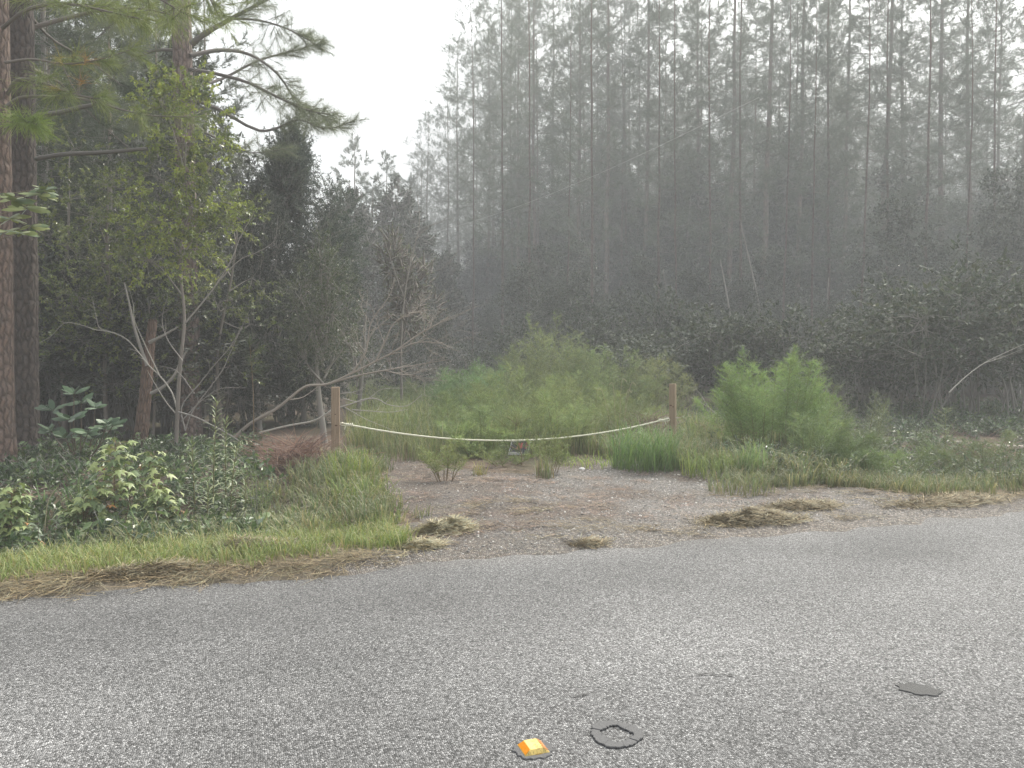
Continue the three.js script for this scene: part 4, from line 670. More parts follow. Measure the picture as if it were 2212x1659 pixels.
{
  const r = RNG(601), tuftA = grassGeo(r, 26, 0.125, 0.11, 0.0036, G1, 0.7), tuftB = grassGeo(r, 26, 0.16, 0.13, 0.0042, G2, 0.75), mead = grassGeo(r, 40, 0.55, 0.28, 0.0052, [[0.24, 0.30, 0.09], [0.30, 0.34, 0.11], [0.36, 0.33, 0.17], [0.18, 0.23, 0.08]], 0.5);
  const edgeN = (u) => (fbm(u * 1.1 + 40, 1.5, 3) - 0.5) * 0.5;
  scatter('verge_grass', 'short green grass verge along the road at left', tuftA.geo(null, false), M.grass, spotsIn(r, 2600, -10, 1.3, 6.1, 7.9, (u, v, q) => { const rd = v - EDGE - edgeN(u); return rd > -0.04 + 0.4 * sstep(-3.4, -1.0, u) && rd < 1.65 - 0.2 * q() && q() < sstep(-0.12, 0.4, rd); }, [0.7, 1.35], 0.25));
  scatter('verge_grass', 'green grass verge between gravel, hay and thicket at right', tuftB.geo(null, false), M.grass, spotsIn(r, 3800, 6.0, 26, 6.6, 9.2, (u, v, q) => { const rd = v - EDGE - edgeN(u); return rd > 0.45 + 1.4 * sstep(8.2, 6.2, u) && rd < 2.7 && q() < 0.12 + sstep(0.75, 1.5, rd); }, [0.7, 1.5], 0.25));
  scatter('meadow_grass', 'weedy green grass covering the clearing behind the rope', mead.geo(null, false), M.grass, spotsIn(r, 5200, 0.6, 11, 10.4, 46, (u, v, q) => { const [x, z] = XZ(u, v); return u < 9 && x / -z > -0.205 && !driveMask(u, v) && v > (u > 6.4 ? 10.6 : u > 2.5 ? 11.75 : 12.6); }, [0.6, 1.25], 0.2));
  scatter('verge_grass', 'grass spilling over both flanks of the gravel', tuftB.geo(null, false), M.grass, [...spotsIn(r, 620, -1.3, 1.9, 7.4, 11.6, (u, v, q) => !driveMask(u, v) && q() < 0.85 && v < mix(8.2, 11.8, clamp((u + 1.3) / 2.4)), [0.8, 2.0], 0.25), ...spotsIn(r, 620, 5.6, 8.2, 8.0, 12.2, (u, v) => !driveMask(u, v), [0.9, 2.3], 0.25)]);
  // dry cut grass
  const hay = (n, rad, len, cols) => { const m = new MB(), d = V(), e = V(); for (let k = 0; k < n; k++) { const a = r.a(0, 6.28), q = Math.sqrt(r()) * rad, p = V(Math.cos(a) * q, r.a(0.004, 0.03), Math.sin(a) * q); const z = r.a(0, 6.28); d.set(Math.cos(z), r.s(0.22), Math.sin(z)).normalize(); e.set(-d.z, 0.3, d.x).normalize(); const L = len * r.a(0.4, 1.1), c = tint(cols[r.i(cols.length)], r, 0.3); m.needle(p, d, L, 0.0026, c, e); } return m; };
  const hayG = hay(34, 0.16, 0.26, STRAW).geo(null, false), strawG = hay(40, 0.17, 0.16, [[0.30, 0.22, 0.165], [0.36, 0.27, 0.20], [0.22, 0.16, 0.13]]).geo(null, false);
  scatter('dry_grass', 'dry mown grass lying along the left road edge', hayG, M.straw, spotsIn(r, 1500, -10, 1.2, 5.9, 6.9, (u, v, q) => { const rd = v - EDGE - edgeN(u) * 0.5; return rd > -0.06 && rd < 0.12 + 0.16 * fbm(u * 2.2, 4.4, 2) + 0.42 * sstep(-3.8, -2.2, u) * sstep(1.5, 0, u) && q() < 0.85; }, [0.7, 1.2], 0.15), 'dry grass');
  scatter('dry_grass', 'dry mown grass lying along the right road edge', hayG, M.straw, spotsIn(r, 2300, 5.6, 24, 6.0, 7.4, (u, v, q) => { const rd = v - EDGE - edgeN(u) * 0.5; return rd > 0.05 + 0.1 * q() && rd < 1.15 && q() < sstep(6.4, 9.5, u) && fbm(u * 1.2, v * 2.2, 3) > 0.36; }, [0.7, 1.25], 0.15), 'dry grass');
  scatter('dry_grass', 'thin dry grass strewn over the mouth of the gravel driveway', hayG, M.straw, spotsIn(r, 420, 0.2, 7, 6.0, 8.2, (u, v, q) => fbm(u * 1.5, v * 2.6 + 5, 3) > 0.52 && v - EDGE > 0.1, [0.6, 1.0], 0.08), 'dry grass');
  scatter('pine_straw', 'reddish fallen pine needles on the left side of the driveway', strawG, M.straw, spotsIn(r, 850, 0.9, 6.2, 6.5, 12.6, (u, v, q) => q() < 0.9 * sstep(4.6, 1.6, u) + 0.28 && fbm(u * 1.6, v * 1.6, 3) > 0.36, [0.7, 1.2], 0.1), 'pine straw');
  scatter('pine_straw', 'brown fallen needles and twigs on the floor of the left wood', strawG, M.straw, spotsIn(r, 1500, -9, 1.4, 8.6, 16, null, [0.8, 1.6], 0.2), 'pine straw');
  // loose stones
  const sg = new THREE.IcosahedronGeometry(1, 0), n = sg.attributes.position.count, col = new Float32Array(n * 3).fill(1); sg.setAttribute('color', new THREE.BufferAttribute(col, 3));
  const st = []; for (let k = 0; k < 9000; k++) { const u = r.a(0.8, 7.2), v = r.a(6.15, 12); if (!driveMask(u, v) || r() < 0.75 * sstep(4, 1.8, u) * sstep(6.4, 8, v)) continue; const [x, z] = XZ(u, v), s = 0.006 + 0.012 * r() * r(), b = r() < 0.2 ? r.a(0.42, 0.62) : r.a(0.14, 0.36); st.push([gxz(x, z, -0.001), r.a(0, 6.28), [s * r.a(0.8, 1.5), s * 0.7, s], r.s(0.4), [b * 1.05, b, b * 0.94]]); }
  scatter('gravel', 'loose grey stones on the driveway', sg, M.stone, st, 'gravel');
  // low broad-leaved ground cover
  const cover = (seed, cols, ll, lw, h) => { const q = RNG(seed), l = new MB(), w = new MB(); for (let k = 0; k < 7; k++) spray(w, l, V(q.s(0.08), 0, q.s(0.08)), V(q.s(0.8), 1, q.s(0.8)).normalize(), h * q.a(0.5, 1.1), 9, ll, lw, cols[q.i(cols.length)], q, { tr: 0.003, sag: 0.25 }); l.merge(w); return l.geo(null, false); };
  scatter('ground_cover', 'low dark leafy weeds in the shade of the left ditch', cover(611, [[0.080, 0.136, 0.048], [0.112, 0.176, 0.056], [0.064, 0.112, 0.045]], 0.07, 0.035, 0.4), M.leaf, spotsIn(r, 900, -10, 0.2, 7.5, 15, null, [0.7, 1.5], 0.3), 'weeds');
  scatter('ground_cover', 'low dull leafy weeds along the right ditch', cover(612, [[0.112, 0.160, 0.072], [0.144, 0.192, 0.088], [0.096, 0.136, 0.064]], 0.07, 0.03, 0.45), M.leaf, spotsIn(r, 1500, 6.8, 27, 8.3, 19, (u, v, q) => v > 8.3 + 0.5 * q(), [0.7, 1.6], 0.3), 'weeds');
}
// ---------------------------------------------------------------- grass clumps one can pick out
{
  const clump = (seed, label, px, d, n, h, rad, w, cols, arch, name = 'grass_clump') => { const r = RNG(seed), t = thing(name, label, 'grass clump', B(px, d, 0.01)), m = grassGeo(r, n, h, rad, w, cols, arch); const o = flag(new THREE.Mesh(m.geo(null, false), M.grass)); o.name = 'blades'; tag(o, null, null, null, 'stuff'); t.add(o); return t; };
  clump(701, 'tall bright grass clump at the foot of the left post', 762, 9.6, 300, 0.5, 0.32, 0.0055, G1, 0.55);
  clump(702, 'dense grass clump hiding the base of the left post', 742, 10.9, 200, 0.32, 0.3, 0.005, [[0.144, 0.240, 0.056], [0.192, 0.288, 0.072]], 0.5);
  clump(703, 'low bright grass clump at the left corner of the gravel', 775, 8.6, 240, 0.32, 0.3, 0.005, G1, 0.7);
  clump(704, 'big arching grass clump left of the right post', 1398, 11.3, 520, 0.62, 0.5, 0.0058, [[0.160, 0.280, 0.072], [0.208, 0.320, 0.088], [0.128, 0.224, 0.064]], 0.7);
  clump(705, 'arching grass clump overlapping the foot of the right post', 1462, 11.5, 260, 0.5, 0.4, 0.005, G2, 0.75);
  clump(706, 'grass clump with upright blades before the big green bush', 1628, 10.2, 130, 0.52, 0.2, 0.007, [[0.192, 0.288, 0.096], [0.256, 0.336, 0.128]], 0.55);
  clump(707, 'yellowish grass clump between the right post and the upright clump', 1535, 10.6, 260, 0.38, 0.4, 0.005, [[0.288, 0.352, 0.096], [0.208, 0.288, 0.080]], 0.7);
  clump(708, 'grass clump at the right corner of the gravel', 1600, 9.3, 200, 0.3, 0.4, 0.005, G2, 0.8);
  clump(709, 'wide-bladed coarse grass behind the sweetgum saplings', 160, 8.9, 16, 0.5, 0.14, 0.013, [[0.160, 0.248, 0.088]], 0.35, 'coarse_grass');
  clump(710, 'drooping wide grass blades beside the leftmost sapling', 86, 8.7, 9, 0.55, 0.08, 0.013, [[0.160, 0.240, 0.088]], 0.8, 'coarse_grass');
  clump(711, 'grass clump behind the left part of the gravel edge', 880, 12.3, 260, 0.42, 0.5, 0.005, G2, 0.6);
  clump(712, 'small grass tuft in the gravel in front of the rope middle', 1178, 10.5, 120, 0.32, 0.14, 0.0042, [[0.320, 0.272, 0.144], [0.240, 0.304, 0.096]], 0.4);
  clump(713, 'lime green low tuft at the gravel end right of the sign', 1290, 11.9, 260, 0.14, 0.7, 0.005, [[0.384, 0.480, 0.080], [0.288, 0.400, 0.080]], 0.8);
  clump(714, 'brownish sprout of grass on the gravel left of the sign', 1035, 10.6, 60, 0.2, 0.1, 0.004, [[0.384, 0.352, 0.112], [0.288, 0.320, 0.096]], 0.5);
  // dry seed stalks
  { const r = RNG(720), f = B(1338, 13.6), t = thing('seed_stalks', 'few tall pale seed stalks nodding left of the right post', 'grass stalks', f.clone()); for (const [x0, x1, y1] of [[1334, 1322, 826], [1336, 1346, 818], [1342, 1366, 826], [1330, 1296, 838], [1345, 1357, 842]]) { const m = new MB(), a = B(x0, 13.6), b = P(x1, y1, 13.5), h = b.clone().add(V(x1 > x0 ? 0.06 : -0.05, -0.05, 0)); m.tube(path([a, a.clone().lerp(b, 0.55).add(V((x0 - x1) * 0.0012, 0, 0)), b, h], 4), 0.004, 0.006, 3, [0.42, 0.37, 0.25]); m.build('stalk', M.straw, t); } }
  { const f = B(85, 7.4), t = thing('dry_stalk', 'thin tall dry stalk leaning among the sweetgum saplings', 'grass stalk', f.clone()), m = new MB(); m.tube(path([f, P(105, 1080, 7.4), P(124, 1052, 7.4)], 5), 0.004, 0.003, 4, [0.45, 0.42, 0.28]); m.build('stalk', M.straw, t); }
}
// ---------------------------------------------------------------- sweetgum saplings, magnolia, willow-leaved weeds: each leaf a part
function leafGeo(outline, cup, col) { // outline of [x, z] round the leaf, its base at the origin and its tip along +z
  const m = new MB(); let cx = 0, cz = 0; for (const [x, z] of outline) { cx += x; cz += z; } cx = 0; cz /= outline.length; const c = m.v(cx, 0, cz, col); const id = outline.map(([x, z]) => m.v(x, -cup * (x * x * 3 + (z - cz) * (z - cz)), z, col));
  for (let i = 0; i < id.length; i++) m.tri(c, id[i], id[(i + 1) % id.length]); return m.geo(null, true);
}
const STAR = (() => { const o = [[0.03, -0.02]]; const lobes = [[118, 0.62], [62, 0.92], [0, 1.1], [-62, 0.92], [-118, 0.62]]; lobes.forEach(([a, l], i) => { const t = a * Math.PI / 180; const w = 0.19; for (const [da, q] of [[w * 1.2, 0.62], [0, 1], [-w * 1.2, 0.62]]) o.push([Math.sin(t + da) * l * q, 0.3 + Math.cos(t + da) * l * q]); if (i < 4) { const b = (a + lobes[i + 1][0]) / 2 * Math.PI / 180; o.push([Math.sin(b) * 0.4, 0.3 + Math.cos(b) * 0.4]); } }); o.push([-0.03, -0.02]); return o; })();
const OVAL = [[0, 0], [0.13, 0.18], [0.2, 0.42], [0.19, 0.66], [0.1, 0.88], [0, 1], [-0.1, 0.88], [-0.19, 0.66], [-0.2, 0.42], [-0.13, 0.18]];
const STRAP = [[0, 0], [0.04, 0.2], [0.05, 0.5], [0.035, 0.8], [0, 1], [-0.035, 0.8], [-0.05, 0.5], [-0.04, 0.2]];
const _m4 = new THREE.Matrix4();
function addLeaf(parent, geo, mat, p, dir, up, s, name = 'leaf') {
  const z = dir.clone().normalize(), x = V().crossVectors(up, z).normalize(), y = V().crossVectors(z, x), o = flag(new THREE.Mesh(geo, mat));
  _m4.makeBasis(x, y, z); o.quaternion.setFromRotationMatrix(_m4); o.position.copy(p).sub(parent.position); o.scale.setScalar(s); o.name = name; parent.add(o); return o;
}
{
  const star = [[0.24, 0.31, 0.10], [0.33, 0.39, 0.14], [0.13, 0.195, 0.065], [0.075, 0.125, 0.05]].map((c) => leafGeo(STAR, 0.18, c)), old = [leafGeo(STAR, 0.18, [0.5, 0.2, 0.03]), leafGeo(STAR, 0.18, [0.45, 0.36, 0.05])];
  const gum = (seed, label, px, top, d, wpx, n, tall) => {
    const r = RNG(seed), f = B(px, d), t = thing('sweetgum_sapling', label, 'sapling', f.clone(), 'sweetgum saplings at the left verge'), w = new MB(), ty = P(px, top, d).y, h = ty - f.y, W = wpx * d / F;
    const stems = []; for (let k = 0; k < 4; k++) { const q = V(f.x + r.s(W * 0.75), f.y + h * (k ? r.a(0.5, 0.85) : 1), f.z + r.s(W * 0.7)), sm = path([f, f.clone().lerp(q, 0.5).add(V(r.s(0.06), 0.05, r.s(0.05))), q], 6); w.tube(sm, 0.009, 0.003, 5, [0.24, 0.17, 0.12]); stems.push(sm); }
    for (let k = 0; k < n; k++) {
      const sm = stems[k % 3 ? r.i(4) : 0], x = Math.pow(r.a(0.03, 1), 0.75) * (sm.length - 1.01), i = Math.floor(x), p = sm[i].clone().lerp(sm[i + 1], x - i), a = r.a(0, 6.28), L = r.a(0.05, 0.22) * (1.25 - 0.7 * x / sm.length) * W / 0.24, q = V(p.x + Math.cos(a) * L, p.y + r.a(-0.01, 0.07), p.z + Math.sin(a) * L);
      w.tube([p, q], 0.0022, 0.0015, 3, [0.26, 0.2, 0.1]); const dir = V(Math.cos(a), r.a(-0.95, -0.1), Math.sin(a)), up = V(r.s(0.5), 1, r.s(0.5)).addScaledVector(V(Math.cos(a), 0, Math.sin(a)), 0.4), hi = (q.y - f.y) / h;
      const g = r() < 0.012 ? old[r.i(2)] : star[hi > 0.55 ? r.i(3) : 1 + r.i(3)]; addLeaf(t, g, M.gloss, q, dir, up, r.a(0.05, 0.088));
    }
    w.build('stem', M.twig, t);
  };
  gum(801, 'tallest bright sweetgum sapling with star-shaped leaves at the left verge', 246, 952, 7.9, 62, 285);
  gum(802, 'darker slimmer sweetgum sapling close right of the tallest one', 338, 985, 8.1, 42, 220);
  gum(803, 'low sweetgum sapling at the left border', 16, 1052, 6.9, 46, 170);
  gum(804, 'low spreading sweetgum sapling between the border one and the tallest one', 170, 1052, 7.7, 58, 190);
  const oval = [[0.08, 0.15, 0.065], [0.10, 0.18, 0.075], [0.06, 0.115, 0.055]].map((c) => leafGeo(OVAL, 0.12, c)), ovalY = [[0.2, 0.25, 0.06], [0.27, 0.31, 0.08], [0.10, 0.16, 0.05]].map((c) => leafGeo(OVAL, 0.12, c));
  const whorl = (t, r, w, p, dir, n, s, geos) => { for (let k = 0; k < n; k++) { const a = k / n * 6.28 + r.s(0.3), q = rdir(r), d2 = V(Math.cos(a), 0.1, Math.sin(a)).addScaledVector(dir, r.a(0.1, 0.9)); d2.y -= r.a(0, 0.45); addLeaf(t, geos[r.i(geos.length)], M.gloss, p.clone().addScaledVector(q, 0.012), d2, V(r.s(0.25), 0.8, 0.75 + r.s(0.25)).addScaledVector(dir, 0.3), s * r.a(0.75, 1.2)); } };
  { const r = RNG(811), f = B(165, 11.2), t = thing('magnolia_sapling', 'dark glossy magnolia sapling with large leaves before the broad trunk', 'sapling', f.clone()), w = new MB(); for (const [x, y, dz] of [[160, 850, 0], [205, 880, 0.1], [115, 885, -0.1], [225, 925, 0.15], [150, 905, -0.3], [190, 935, -0.3], [110, 930, 0], [232, 915, -0.15], [175, 870, 0.2], [140, 945, -0.2], [205, 945, 0.1], [245, 918, 0]]) { const q = P(x, y, 11 + dz), sm = path([f, f.clone().lerp(q, 0.6).add(V(r.s(0.06), -0.08, 0)), q], 4); w.tube(sm, 0.012, 0.005, 5, [0.16, 0.12, 0.09]); whorl(t, r, w, q, q.clone().sub(f).normalize(), 9, 0.21, oval); } w.build('stem', M.twig, t); }
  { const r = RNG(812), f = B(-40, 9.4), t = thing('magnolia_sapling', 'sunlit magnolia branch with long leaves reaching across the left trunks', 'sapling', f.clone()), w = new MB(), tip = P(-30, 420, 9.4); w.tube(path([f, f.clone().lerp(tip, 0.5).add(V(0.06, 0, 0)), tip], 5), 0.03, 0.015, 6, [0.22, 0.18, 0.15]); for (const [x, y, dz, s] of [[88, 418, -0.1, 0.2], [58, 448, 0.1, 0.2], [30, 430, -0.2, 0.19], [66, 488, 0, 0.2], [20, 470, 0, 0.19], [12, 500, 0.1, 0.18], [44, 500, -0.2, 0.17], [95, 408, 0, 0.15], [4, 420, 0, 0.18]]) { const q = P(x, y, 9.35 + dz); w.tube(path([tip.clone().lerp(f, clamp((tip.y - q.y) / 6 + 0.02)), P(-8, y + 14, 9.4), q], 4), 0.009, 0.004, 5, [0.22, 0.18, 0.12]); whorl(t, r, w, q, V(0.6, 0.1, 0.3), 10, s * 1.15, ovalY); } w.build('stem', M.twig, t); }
  const strap = [[0.24, 0.30, 0.12], [0.18, 0.24, 0.095], [0.32, 0.36, 0.16]].map((c) => leafGeo(STRAP, 0.5, c));
  const weed = (seed, label, px, top, d, n, lean, s = 0.15) => { const r = RNG(seed), f = B(px - lean, d), q = P(px, top, d), t = thing('willow_leaved_weed', label, 'weed', f.clone()), w = new MB(), sm = path([f, f.clone().lerp(q, 0.55).add(V(-lean * 0.001, 0, 0)), q], 8); w.tube(sm, 0.008, 0.003, 4, [0.16, 0.15, 0.07]); for (let k = 0; k < n; k++) { const x = mix(0.22, 1, k / n) * (sm.length - 1.01), i = Math.floor(x), p = sm[i].clone().lerp(sm[i + 1], x - i), a = k * 2.4 + r.s(0.4), hi = x / sm.length; addLeaf(t, strap[r.i(3)], M.leaf, p, V(Math.cos(a), mix(-0.1, 0.9, hi * hi) + r.s(0.3), Math.sin(a)), V(r.s(0.2), 1, r.s(0.2)), s * r.a(0.7, 1.1) * (1.15 - 0.5 * hi)); } w.build('stem', M.twig, t); };
  weed(821, 'tallest willow-leaved weed in front of the bare stems', 468, 862, 8.9, 90, 12, 0.19);
  weed(822, 'upright willow-leaved weed right of the dark sapling', 414, 948, 8.6, 80, -4, 0.17);
  weed(823, 'leaning willow-leaved weed left of the dead brush', 512, 960, 8.7, 80, 20, 0.17);
  weed(824, 'willow-leaved weed between the tallest and the leaning one', 488, 905, 9.2, 80, 4, 0.17);
  weed(825, 'short willow-leaved weed nearest the grass verge', 450, 1040, 8.0, 60, 6, 0.14);
  weed(826, 'short willow-leaved weed beside the bushy green one', 530, 1030, 8.2, 60, 4, 0.13);
  // small-leaved bushy weeds
  const bw = (seed, label, px, d, w0, h, n, cols, o = {}) => { const r = RNG(seed), f = B(px, d), t = thing(o.name ?? 'leafy_weed', label, 'weed', f.clone()), w = new MB(), l = new MB(); for (let k = 0; k < n; k++) { const a = r.a(0, 6.28), q = Math.sqrt(r()) * w0, p = V(f.x + Math.cos(a) * q * 0.5, 0, f.z + Math.sin(a) * q * 0.5); p.y = gy(p.x, p.z); spray(w, l, p, V(Math.cos(a) * q, h, Math.sin(a) * q).normalize(), h * r.a(0.55, 1.08), o.nl ?? 22, o.ll ?? 0.05, o.lw ?? 0.016, cols[r.i(cols.length)], r, { tr: 0.004, sag: 0.05, up: 0.6, ...o }); } w.build('stems', M.twig, t); tag(l.build('foliage', M.leaf, t), null, null, null, 'stuff'); };
  bw(831, 'bushy light green weed left of the reddish brush', 557, 8.9, 0.14, 0.75, 16, [[0.256, 0.336, 0.096], [0.192, 0.272, 0.080]], { nl: 40, ll: 0.045, lw: 0.009 });
  bw(832, 'dull weed cushion below the willow-leaved weeds', 440, 7.9, 0.35, 0.42, 26, [[0.112, 0.152, 0.064], [0.160, 0.192, 0.088]], { nl: 26, ll: 0.05, lw: 0.012 });
  bw(833, 'dark leafy weed at the grass edge below the tallest sapling', 262, 7.35, 0.35, 0.32, 24, [[0.096, 0.160, 0.056], [0.136, 0.200, 0.064]], { ll: 0.06, lw: 0.03 });
  bw(834, 'dark leafy weed between the border sapling and the low one', 95, 7.3, 0.35, 0.4, 24, [[0.088, 0.136, 0.056], [0.112, 0.176, 0.064]], { ll: 0.065, lw: 0.03 });
  bw(835, 'mixed weed at the grass edge before the reddish brush', 620, 8.3, 0.4, 0.3, 24, [[0.192, 0.240, 0.080], [0.320, 0.288, 0.160], [0.144, 0.192, 0.072]], { ll: 0.05, lw: 0.01 });
  const WH = [[0.36, 0.38, 0.30], [0.24, 0.28, 0.18], [0.13, 0.16, 0.08]];
  bw(841, 'white flowering weed left of the feathery spire by the thicket', 1885, 12.4, 0.3, 0.72, 16, WH, { nl: 15, ll: 0.06, lw: 0.03, up: 1.6 });
  bw(842, 'white flowering weed halfway between the big bush and the log', 1965, 11.6, 0.28, 0.7, 14, WH, { nl: 15, ll: 0.06, lw: 0.03, up: 1.6 });
  bw(843, 'pale-leaved weed in the ditch under the white flowering ones', 1800, 10.2, 0.4, 0.5, 18, [[0.256, 0.304, 0.160], [0.160, 0.208, 0.096]], { ll: 0.07, lw: 0.03 });
  bw(844, 'pale-leaved weed above the hay at right', 1935, 10.3, 0.45, 0.5, 20, [[0.192, 0.240, 0.120], [0.144, 0.184, 0.088]], { ll: 0.06, lw: 0.026 });
  bw(845, 'bushy weed before the fallen log', 2040, 10.8, 0.5, 0.55, 22, [[0.176, 0.216, 0.096], [0.136, 0.176, 0.080]], { ll: 0.06, lw: 0.024 });
  bw(846, 'bushy weed at the right border above the hay', 2170, 10.2, 0.5, 0.6, 24, [[0.160, 0.200, 0.096], [0.128, 0.168, 0.080]], { ll: 0.06, lw: 0.024 });
  bw(847, 'dark leafy weed at the right foot of the big bush', 1700, 10.6, 0.35, 0.45, 18, [[0.128, 0.160, 0.080], [0.192, 0.224, 0.112]], { ll: 0.07, lw: 0.03 });
}
// ---------------------------------------------------------------- hay heaps
{
  const r = RNG(901), heap = (label, px, py, wpx, hm, n, turn, cols, depthR = 0.55) => {
    const f = (() => { const q = ray(px, py), k = -EYE / q.y; return V(q.x * k, 0, q.z * k); })(); hm *= 0.75; f.y = gy(f.x, f.z) - 0.01; const d = -f.z, W = wpx / 2 * d / F, t = thing('hay_heap', label, 'hay', f.clone()), m = new MB(), dr = V(), e = V();
    const core = new MB(), ring = 14, rows = 5; for (let j = 0; j <= rows; j++) for (let k = 0; k < ring; k++) { const a = k / ring * 6.28, q = 1 - j / rows, b = 0.85 + 0.3 * hash(k + px, j), x = Math.cos(a) * W * 0.86 * q * b, z = Math.sin(a) * W * depthR * 0.86 * q * b; core.v(f.x + x * Math.cos(turn) + z * Math.sin(turn), f.y + hm * 0.62 * (1 - q * q) * b * (0.5 + 0.9 * hash(k, j + 7)) - 0.01, f.z - x * Math.sin(turn) + z * Math.cos(turn), [0.26, 0.21, 0.12]); }
    for (let j = 0; j < rows; j++) for (let k = 0; k < ring; k++) { const A = j * ring + k, Bq = j * ring + (k + 1) % ring; core.f.push(A, Bq, Bq + ring, A, Bq + ring, A + ring); }
    core.build('core', M.straw, t);
    for (let k = 0; k < n; k++) { const a = r.a(0, 6.28), q = Math.sqrt(r()) * (r() < 0.25 ? 1.5 : 1.08), x = Math.cos(a) * W * q, z = Math.sin(a) * W * depthR * q, y = hm * Math.max(0, 1 - q * q) * (0.35 + 1.15 * noise(x * 8 + 3, z * 8 + px)), p = V(f.x + x * Math.cos(turn) + z * Math.sin(turn), f.y + y + 0.012, f.z - x * Math.sin(turn) + z * Math.cos(turn)), th = r.a(0, 6.28);
      dr.set(Math.cos(th), r.s(0.35) - 0.15 * q, Math.sin(th)).normalize(); e.set(-dr.z, 0.4, dr.x).normalize(); const L = r.a(0.07, 0.28), c = tint(cols[r.i(cols.length)], r, 0.35); m.needle(p.addScaledVector(dr, -L * 0.5), dr, L, 0.0028, c, e); }
    tag(m.build('stalks', M.straw, t), null, null, null, 'stuff');
  };
  const DRY = [[0.30, 0.255, 0.16], [0.25, 0.21, 0.13], [0.37, 0.32, 0.21], [0.18, 0.14, 0.09]], GRN = [[0.40, 0.36, 0.23], [0.32, 0.29, 0.18], [0.46, 0.42, 0.29], [0.22, 0.19, 0.11]];
  heap('clump of greyish cut hay on the gravel in front of the left post', 962, 1150, 105, 0.13, 3200, 0.5, GRN);
  heap('flat tail of cut hay beside the road below the hay clump', 908, 1182, 80, 0.07, 1000, 0.3, GRN);
  heap('long mound of brown hay at the road edge right of the driveway', 1622, 1128, 190, 0.12, 4600, 0.2, DRY, 0.4);
  heap('second hay mound trailing off behind the long mound', 1735, 1098, 150, 0.07, 2600, 0.25, DRY, 0.45);
  heap('thin patch of hay on the road edge in the middle of the driveway', 1272, 1172, 70, 0.03, 500, 0.2, DRY);
  heap('brown hay mound at the road edge under the sweetgum saplings', 330, 1236, 220, 0.06, 3200, 0.33, DRY, 0.3);
  heap('hay mound at the road edge right of the brown one', 545, 1188, 200, 0.11, 2600, 0.33, STRAW, 0.35);
  heap('hay mound along the road edge near the right border', 2050, 1088, 260, 0.09, 2600, 0.35, DRY, 0.35);
  heap('small hay wisp by the left corner of the driveway', 830, 1130, 90, 0.04, 600, 0.3, DRY);
}
// ---------------------------------------------------------------- posts, rope, sign
const { RoundedBoxGeometry } = await import('three/addons/geometries/RoundedBoxGeometry.js');
const mk = (geo, mat, name, parent, pos, rot) => { const m = flag(new THREE.Mesh(geo, mat)); m.name = name; if (pos) m.position.set(...pos); if (rot) m.rotation.set(...rot); parent.add(m); return m; };
M.postA = new THREE.MeshStandardMaterial({ map: woodMap, bumpMap: woodMap, bumpScale: 0.003, roughness: 0.85, color: new THREE.Color().setRGB(0.46, 0.35, 0.255) });
M.postB = new THREE.MeshStandardMaterial({ map: woodMap, bumpMap: woodMap, bumpScale: 0.003, roughness: 0.85, color: new THREE.Color().setRGB(0.50, 0.39, 0.285) });
M.knot = new THREE.MeshStandardMaterial({ roughness: 0.8, color: new THREE.Color().setRGB(0.13, 0.07, 0.045) });
M.steel = new THREE.MeshStandardMaterial({ roughness: 0.55, metalness: 0.7, color: new THREE.Color().setRGB(0.45, 0.40, 0.36) });
M.rope = new THREE.MeshStandardMaterial({ roughness: 0.8, color: new THREE.Color().setRGB(0.78, 0.76, 0.62) });
